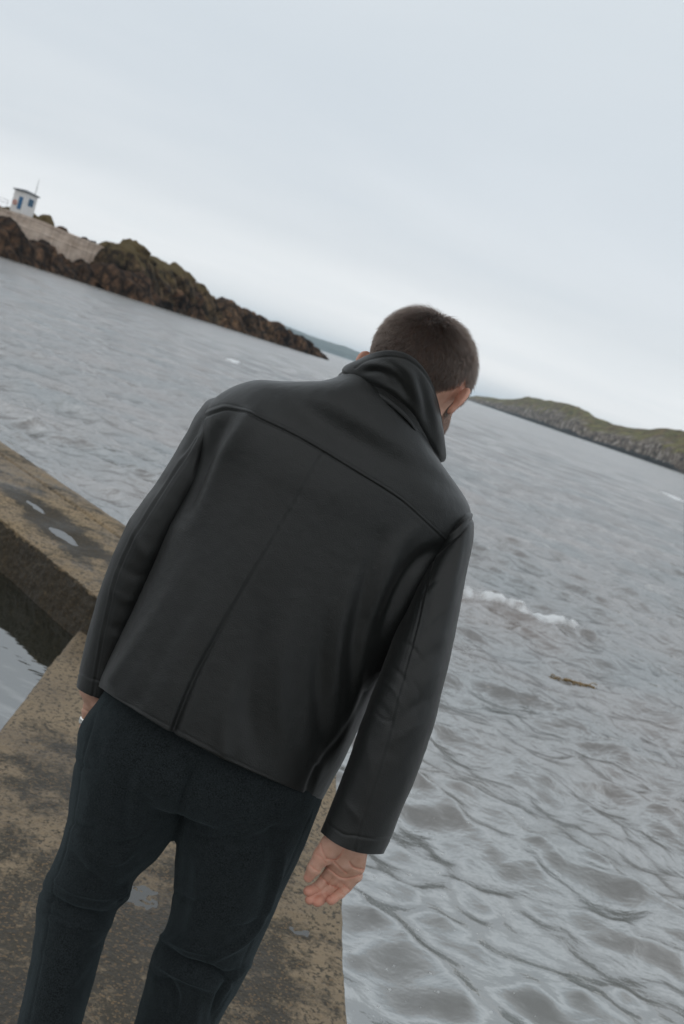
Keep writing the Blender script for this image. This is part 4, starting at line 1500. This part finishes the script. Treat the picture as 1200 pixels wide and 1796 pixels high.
def hand_r(p):
    pal = rc(p, WR, Q(600., 1500., 1.652), .026, .022)
    mc = None
    for k, f in FR.items():
        s0 = WR + (f[0] - WR) * .25
        d = rc(p, s0, f[0], .0125, RAD[k][0] + .001)
        mc = d if mc is None else smin(mc, d, .010)
    pal = smin(pal, mc, .010)
    pal = smin(pal, rc(p, Q(588., 1480., 1.632), Q(570., 1503., 1.637), .0165, .0135), .008)
    pal = smin(pal, rc(p, Q(629., 1492., 1.638), Q(628., 1520., 1.650), .0150, .0120), .008)
    th_ = chain(p, TH, (.0150, .0120, .0112, .0078), .004)
    d = smin(pal, th_, .008)
    out = d
    for k, f in FR.items():
        c_ = chain(p, f, RAD[k], .0025)
        c_ = smin(c_, np.linalg.norm(p - (f[3] * .8 + f[2] * .2 + np.array(-FWD) * .0020), axis=-1) - .0072, .004)
        out = np.minimum(out, smin(d, c_, .003))
    px, py, _ = proj(p)
    cre = 0
    spec_ = (([(605, 1485), (598, 1498), (588, 1507), (573, 1506)], 1.6, 2.2), ([(573, 1520), (586, 1531), (600, 1540), (616, 1539), (632, 1534)], 1.3, 1.7), ([(586, 1511), (602, 1527), (608, 1531)], 1.3, 1.0), ([(613, 1511), (620, 1521), (637, 1525)], 1.5, 1.7),
                         ([(563, 1539), (570, 1544), (575, 1550)], 1.2, 1.6), ([(574, 1549), (581, 1553), (588, 1556)], 1.2, 1.4), ([(588, 1554), (594, 1558), (600, 1562)], 1.2, 1.4), ([(602, 1551), (608, 1556), (614, 1561)], 1.2, 1.3),
                         ([(552, 1551), (557, 1556), (562, 1562)], 1.1, 1.2), ([(558, 1561), (563, 1567), (568, 1573)], 1.1, 1.2), ([(572, 1564), (577, 1570), (581, 1575)], 1.1, 1.2), ([(592, 1561), (598, 1566), (603, 1569)], 1.1, 1.2),
                         ([(545, 1518), (551, 1524), (559, 1528)], 1.2, 1.2), ([(563, 1480), (566, 1494), (572, 1504)], 1.3, 1.2), ([(555, 1498), (563, 1503), (570, 1512)], 1.5, .8))
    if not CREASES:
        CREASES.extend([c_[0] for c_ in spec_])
    for pts, wd2, am in spec_:
        b, _, t = poly_dist(px, py, smooth_poly(pts, 12))
        cre = cre + 1.35 * am * np.exp(-(b / (wd2 * 1.15)) ** 2)
    return out + cre * .001


# left hand: only its thumb side shows beside the thigh, with a ring
WL_ = Q(168., 1206., 1.790)
FL = {'index': qp([(156, 1246, 1.800), (149, 1275, 1.806), (150, 1304, 1.808), (154, 1324, 1.806)]),
      'middle': qp([(170, 1252, 1.806), (164, 1286, 1.812), (162, 1318, 1.812), (165, 1342, 1.808)]),
      'ring': qp([(184, 1256, 1.810), (180, 1290, 1.816), (178, 1320, 1.815), (180, 1342, 1.810)]),
      'little': qp([(198, 1258, 1.810), (197, 1285, 1.815), (196, 1308, 1.814), (196, 1326, 1.810)])}
TL = qp([(172, 1224, 1.782), (180, 1252, 1.772), (183, 1278, 1.772), (184, 1296, 1.774)])


def hand_l(p):
    d = rc(p, WL_, Q(176., 1228., 1.797), .026, .022)
    for k, f in FL.items():
        d = smin(d, rc(p, WL_ + (f[0] - WL_) * .2, f[0], .0130, RAD[k][0] + .002), .010)
    d = smin(d, chain(p, TL, (.0150, .0120, .0110, .0078), .004), .008)
    out = d
    for k, f in FL.items():
        out = np.minimum(out, smin(d, chain(p, f, RAD[k], .0025), .006))
    px, py, _ = proj(p)
    b, _, t = poly_dist(px, py, np.array([(142., 1239.), (150., 1246.), (158., 1248.)]))
    return out + .0016 * np.exp(-(b / 1.6) ** 2)


SHL, SHR = Q(425., 765., 1.738), Q(768., 935., 1.732)
ELL_, ELR = Q(262., 985., 1.758), Q(735., 1160., 1.668)
CH, BE, PE = Q(590., 880., 1.735), Q(470., 1100., 1.735), Q(370., 1310., 1.740)
NK = Q(712., 738., 1.735)
HL, HR_ = Q(240., 1340., 1.738), Q(435., 1410., 1.745)
KL, KR = Q(145., 1580., 1.745), Q(372., 1660., 1.752)
AL, AR = Q(5., 2060., 1.635), Q(165., 2235., 1.738)
gz = lambda a: np.array([a[0], a[1], 0.0])
prims = [
    (lambda p: head_sdf(p), from_head([0, 10, 0]), .20, .0),
    (lambda p: rc(p, CH, NK, .105, .055), (CH + NK) / 2, .27, .03),
    (lambda p: rc(p, CH, BE, .11, .10), (CH + BE) / 2, .30, .03),
    (lambda p: rc(p, BE, PE, .10, .10), (BE + PE) / 2, .30, .03),
    (lambda p: rc(p, SHL, SHR, .046, .046), (SHL + SHR) / 2, .34, .03),
    (lambda p: rc(p, SHL, ELL_, .042, .036), (SHL + ELL_) / 2, .24, .02),
    (lambda p: rc(p, ELL_, WL_, .037, .027), (ELL_ + WL_) / 2, .22, .02),
    (lambda p: rc(p, SHR, ELR, .042, .036), (SHR + ELR) / 2, .24, .02),
    (lambda p: rc(p, ELR, WR, .037, .027), (ELR + WR) / 2, .24, .02),
    (lambda p: rc(p, PE, HL, .09, .075), (PE + HL) / 2, .22, .03),
    (lambda p: rc(p, PE, HR_, .09, .075), (PE + HR_) / 2, .22, .03),
    (lambda p: rc(p, HL, KL, .072, .034), (HL + KL) / 2, .25, .02),
    (lambda p: rc(p, HR_, KR, .075, .038), (HR_ + KR) / 2, .25, .02),
    (lambda p: rc(p, KL, AL, .034, .032), (KL + AL) / 2, .33, .02),
    (lambda p: rc(p, KR, AR, .038, .032), (KR + AR) / 2, .36, .02),
    (hand_r, Q(595., 1520., 1.66), .10, .008),
    (hand_l, Q(168., 1260., 1.80), .11, .008),
]
VX = .00165
BS = 32
allp = np.array([p[1] for p in prims])
allr = np.array([p[2] for p in prims])
lo = np.floor(((allp - allr[:, None]).min(0)) / VX / BS).astype(int)
hi = np.ceil(((allp + allr[:, None]).max(0)) / VX / BS).astype(int)
bi = np.stack(np.meshgrid(*[np.arange(l, h) for l, h in zip(lo, hi)], indexing='ij'), -1).reshape(-1, 3)
bc = (bi + .5) * BS * VX
br_ = BS * VX * .5 * math.sqrt(3)


def eval_all(p, idx):
    d = None
    for i in idx:
        f, c_, r_, k = prims[i]
        e = f(p)
        d = e if d is None else (smin(d, e, k) if k > 0 else smin(d, e, .012))
    return d


near = np.linalg.norm(bc[:, None] - allp[None], axis=-1) < allr[None] + br_ + .03
cand = near.any(1)
bi, bc, near = bi[cand], bc[cand], near[cand]
cd = np.full(len(bc), 9.0)
for i in range(len(prims)):
    s_ = near[:, i]
    if s_.any():
        cd[s_] = np.minimum(cd[s_], prims[i][0](bc[s_]))
keep = np.abs(cd) < br_ + .03
bg_ = vdb.FloatGrid(.02)
loc = np.stack(np.meshgrid(*[np.arange(BS)] * 3, indexing='ij'), -1)
for b_, nr_, c0 in zip(bi[keep], near[keep], bc[keep]):
    idx = [i for i in np.where(nr_)[0] if prims[i][0](c0[None])[0] < br_ + .05]
    if not idx:
        continue
    p = (loc + b_ * BS) * VX
    d = eval_all(p, idx).astype(np.float32)
    if d.min() > .008:
        continue
    bg_.copyFromArray(np.clip(d, -.02, .02), ijk=tuple(int(x) for x in b_ * BS))
# blocks wholly inside
for b_, c0 in zip(bi[~keep], cd[~keep]):
    if c0 < 0:
        bg_.fill(tuple(int(x) for x in b_ * BS), tuple(int(x) for x in b_ * BS + BS - 1), -.02)
bg_.transform = vdb.createLinearTransform(VX)
bpnt, bq = bg_.convertToQuads(0.0)
bpnt, bq = bpnt.astype(float), bq.astype(int)
bq = outward(bpnt, bq)
bn = mesh_normals(bpnt, bq)
# hair mask in head space
hq = to_head(bpnt)
inh = np.linalg.norm(bpnt - from_head([0, 0, 20]), axis=1) < .19
hx, hy, hzz = hq[:, 0], hq[:, 1], hq[:, 2]
ax_ = np.abs(hx)
line = np.interp(hy, [-90, -55, -42, -32, -24, -14, -4, 6, 14, 18, 26, 36, 60, 80, 100], [-52, -50, -36, -8, 14, 28, 33, 30, 0, -16, -12, 38, 52, 66, 90])
hm_ = sstep(-9, np.where(hy < 5, 26, 9), hzz - line) * inh
ear = (ax_ > 77) & (hy > -40) & (hy < 18) & (hzz < 40) & (hzz > -40)
hm_ = hm_ * (~ear)
beard = inh * (1 - hm_) * sstep(12, 22, hy) * sstep(8, -12, hzz - .15 * (hy - 10)) * (hzz > -110) * (~ear) * (1 - sstep(20, 40, hzz))
beard = beard * np.where((ax_ < 14) & (hzz > -40), 0, 1) * np.where(hy > 70, sstep(-30, -45, hzz), 1)
m = NT('skin')
tcx = m.n('ShaderNodeTexCoord')
ob = tcx.outputs['Object']
n1 = m.noise(ob, 45, 4, .6)
n2 = m.noise(ob, 700, 3, .6)
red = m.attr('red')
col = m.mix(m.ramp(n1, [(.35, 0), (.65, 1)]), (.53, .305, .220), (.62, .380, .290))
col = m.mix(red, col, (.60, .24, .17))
col = m.mix(m.math('MULTIPLY', m.attr('hair'), .9), col, (.030, .019, .014))
col = m.mix(m.math('MULTIPLY', m.attr('beard'), m.ramp(n2, [(.35, .45), (.6, .85)])), col, (.085, .052, .037))
m.set(Base_Color=col, Roughness=.60, Subsurface_Weight=.12, Subsurface_Radius=(.012, .005, .003), Subsurface_Scale=.6, Specular_IOR_Level=.4, Normal=m.bump(n2, .2, .0015))
pxb, pyb, _ = proj(bpnt)
red = np.zeros(len(bpnt))
for k, f in FR.items():
    red = np.maximum(red, .85 * np.exp(-(np.linalg.norm(bpnt - f[3], axis=1) / .014) ** 2))
    red = np.maximum(red, .35 * np.exp(-(np.linalg.norm(bpnt - f[1], axis=1) / .012) ** 2))
red = np.maximum(red, .6 * np.exp(-(np.linalg.norm(bpnt - TH[3], axis=1) / .016) ** 2))
red = np.maximum(red, .35 * np.exp(-(np.linalg.norm(bpnt - TH[1], axis=1) / .02) ** 2))
red = np.maximum(red, .3 * (ear & inh))
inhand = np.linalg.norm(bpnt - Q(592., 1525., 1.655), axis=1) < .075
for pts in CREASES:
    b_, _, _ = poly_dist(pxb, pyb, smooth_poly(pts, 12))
    red = np.maximum(red, inhand * .5 * np.exp(-(b_ / 1.7) ** 2))  # crease redness, also standing in for weak shade in the grooves
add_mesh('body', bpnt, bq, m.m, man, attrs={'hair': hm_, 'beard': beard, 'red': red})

# ---- hair: short strands rooted on the scalp
hr_ = np.random.default_rng(21)
fc = bpnt[bq].mean(1)
fm_ = hm_[bq].mean(1)
fb_ = beard[bq].mean(1)
sel = np.where(fm_ > .06)[0]
NH = 46000
pick = hr_.choice(sel, NH, p=fm_[sel] / fm_[sel].sum())
uv = hr_.random((NH, 2))
c4_ = bpnt[bq[pick]]
root = (c4_[:, 0] * (1 - uv[:, :1]) + c4_[:, 1] * uv[:, :1]) * (1 - uv[:, 1:]) + (c4_[:, 3] * (1 - uv[:, :1]) + c4_[:, 2] * uv[:, :1]) * uv[:, 1:]
rn = nrm(bn[bq[pick]].mean(1))
rq = to_head(root)
rn_h = rn @ HM.T
crown = np.array([8, -62, 108.0])
flow = rq - crown
flow[:, 2] *= .9
# swirl at the crown, forward on the top, down at the sides and back
flow = nrm(flow)
sw = np.cross(np.array([0, -.4, .9]), flow) * (.8 * np.exp(-np.linalg.norm(rq - crown, axis=1) / 35))[:, None]
clump = np.stack([fbm(rq / 13 + s_ * 9.1, 3) for s_ in (0, 1, 2)], -1)
flow = flow + sw + clump * 1.7 + hr_.normal(0, .22, (NH, 3))
flow = nrm(flow - (flow * rn_h).sum(1, keepdims=True) * rn_h)
topf = sstep(20, 95, rq[:, 2])
ln = (4.5 + 10.0 * topf + 5 * sstep(-30, 30, rq[:, 2])) * hr_.uniform(.7, 1.2, NH) * np.clip(fm_[pick] * 1.4, .35, 1)
lift = (.40 + .22 * topf + hr_.normal(0, .10, NH))[:, None]
K = 5
tt_ = np.linspace(0, 1, K)
strands = np.stack([rq + (flow * (t * (1 + .2 * t)) + rn_h * (lift * (t - .38 * t * t) * 1.3)) * ln[:, None] for t in tt_], 1)
strands += np.stack([np.zeros((NH, 3))] + [hr_.normal(0, .35, (NH, 3)) * t for t in tt_[1:]], 1)
# stubble on the jaw
sb = np.where(fb_ > .25)[0]
NB = 7000
pb = hr_.choice(sb, NB)
rb_ = to_head(fc[pb])
nb_ = bn[bq[pb]].mean(1) @ HM.T
fl = nrm(nb_ * .6 + np.array([0, .3, -.8]) + hr_.normal(0, .25, (NB, 3)))
lb = hr_.uniform(1.5, 3.5, NB)[:, None]
stb = np.stack([rb_ + fl * lb * t for t in tt_], 1)
allst = np.concatenate([strands, stb], 0)
wst = from_head(allst.reshape(-1, 3))
hc_ = bpy.data.hair_curves.new('hair')
hc_.add_curves([K] * len(allst))
hc_.attributes['position'].data.foreach_set('vector', wst.astype(np.float32).ravel())
ra = hc_.attributes.get('radius') or hc_.attributes.new('radius', 'FLOAT', 'POINT')
ra.data.foreach_set('value', np.tile(np.array([.00011, .00011, .00010, .00008, .00003], np.float32) * 1.5, len(allst)))
hmN = NT('brown_hair')
hmN.t.nodes.remove(hmN.b)
hb = hmN.t.nodes.new('ShaderNodeBsdfHairPrincipled')
hb.parametrization = 'COLOR'
hi = hmN.t.nodes.new('ShaderNodeHairInfo')
hmN.l(hmN.mix(hi.outputs['Random'], (.013, .0085, .0065), (.043, .028, .021)), hb.inputs['Color'])
hb.inputs['Roughness'].default_value = .38
hb.inputs['Radial Roughness'].default_value = .5
for nm in ('Random Roughness',):
    hb.inputs[nm].default_value = .2
hmN.l(hb.outputs[0], hmN.out.inputs['Surface'])
hc_.materials.append(hmN.m)
ho = bpy.data.objects.new('hair', hc_)
C.objects.link(ho)
ho.parent = man
ho.matrix_parent_inverse = man.matrix_basis.inverted()

# ---- ring
sm = NT('silver')
sm.set(Base_Color=(.78, .76, .72), Metallic=1.0, Roughness=.16)
b = MB()
f = FL['index']
c0 = f[0] * .42 + f[1] * .58
ax3 = nrm(f[1] - f[0])
e1 = nrm(np.cross(ax3, FWD))
e2 = np.cross(ax3, e1)
tt = np.linspace(0, 2 * np.pi, 40, endpoint=False)
pr = c0 + np.cos(tt)[:, None] * e1 * .0112 + np.sin(tt)[:, None] * e2 * .0112
bandv = []
fcs = nrm(-FWD * .8 - RGT * .75)
wd3 = .0030 + .0035 * np.clip((nrm(pr - c0) @ fcs), 0, 1) ** 2
th3 = .0012 + .0010 * np.clip((nrm(pr - c0) @ fcs), 0, 1) ** 3
rd = nrm(pr - c0)
for (a, o) in ((-1, 0), (-.9, .6), (-.4, 1), (.4, 1), (.9, .6), (1, 0), (.9, -.8), (-.9, -.8)):
    bandv.append(pr + ax3 * (a * wd3)[:, None] + rd * (o * th3)[:, None])
bv = np.stack(bandv, 1)
bv = np.concatenate([bv, bv[:1]])
b.add(bv, grid_quads(41, 8, wrap=True))
b.build('ring', sm.m, man, smooth=True)

# ---- shoes
shm = NT('shoe_leather')
shm.set(Base_Color=(.012, .011, .010), Roughness=.35)
rub = NT('rubber_sole')
rub.set(Base_Color=(.02, .02, .02), Roughness=.8)


def shoe(ank, pitch_):
    fw = nrm(np.array([-.12, 1, 0]))
    rt = np.cross(fw, [0, 0, 1.0])
    up = np.array([0, 0, 1.0])
    heel = np.array([ank[0], ank[1], 0]) - fw * .065
    if pitch_:
        hz0 = ank[2] - .085
    # sections along the foot: y, half width, height of top
    sec = [(0.0, .020, .055), (.012, .031, .085), (.04, .035, .105), (.075, .036, .112), (.11, .038, .092), (.15, .044, .070), (.19, .048, .055), (.225, .046, .044), (.255, .037, .036), (.275, .020, .027), (.281, .006, .018)]
    s_ = cat(sec, 50)
    th = np.linspace(0, 2 * np.pi, 40, endpoint=False)
    rows_ = []
    for y, w_, h in s_:
        z = .018 + (h - .018) * (np.sin(th) * .5 + .5) ** .75
        x = w_ * np.sign(np.cos(th)) * np.abs(np.cos(th)) ** .75 * np.interp(z, [0, .05, .12], [1, .96, .72])
        rows_.append(np.stack([x, np.full_like(x, y), z], -1))
    U = np.stack(rows_)
    sole = []
    for y, w_, h in s_:
        zz_ = np.array([0.0, .012, .022, .022, .012, 0.0]) + np.interp(y, [.2, .281], [0, .006])
        xx_ = np.array([-1, -1.02, -1, 1, 1.02, 1]) * (w_ + .004)
        sole.append(np.stack([xx_, np.full(6, y + (.004 if y > .2 else -.004)), zz_], -1))
    Sv = np.stack(sole)
    ca, sa = math.cos(pitch_), math.sin(pitch_)

    def place(a):
        y = a[..., 1] - .24
        y2, z2 = y * ca + a[..., 2] * sa, -y * sa + a[..., 2] * ca
        return ball + a[..., :1] * rt + y2[..., None] * fw + z2[..., None] * up

    # the ball of the foot stands on the ground; the ankle sits above the heel
    y = .065 - .24
    ball = np.array([ank[0], ank[1], 0]) - fw * (y * ca + .09 * sa)
    so_ = add_mesh('shoe', place(U), grid_quads(50, 40, wrap=True), shm.m, man)
    add_mesh('sole', place(Sv), grid_quads(50, 6, wrap=True), rub.m, so_)


shoe(AR, 0.0)
shoe(AL, math.asin(min(.9, max(0, (AL[2] - .09) / .175))))
print('ankles', AL, AR, 'knees', KL[2], KR[2], 'crotch', Q(310., 1440., 1.735)[2], 'headtop', from_head([0, 0, 127])[2], 'body quads', len(bq))
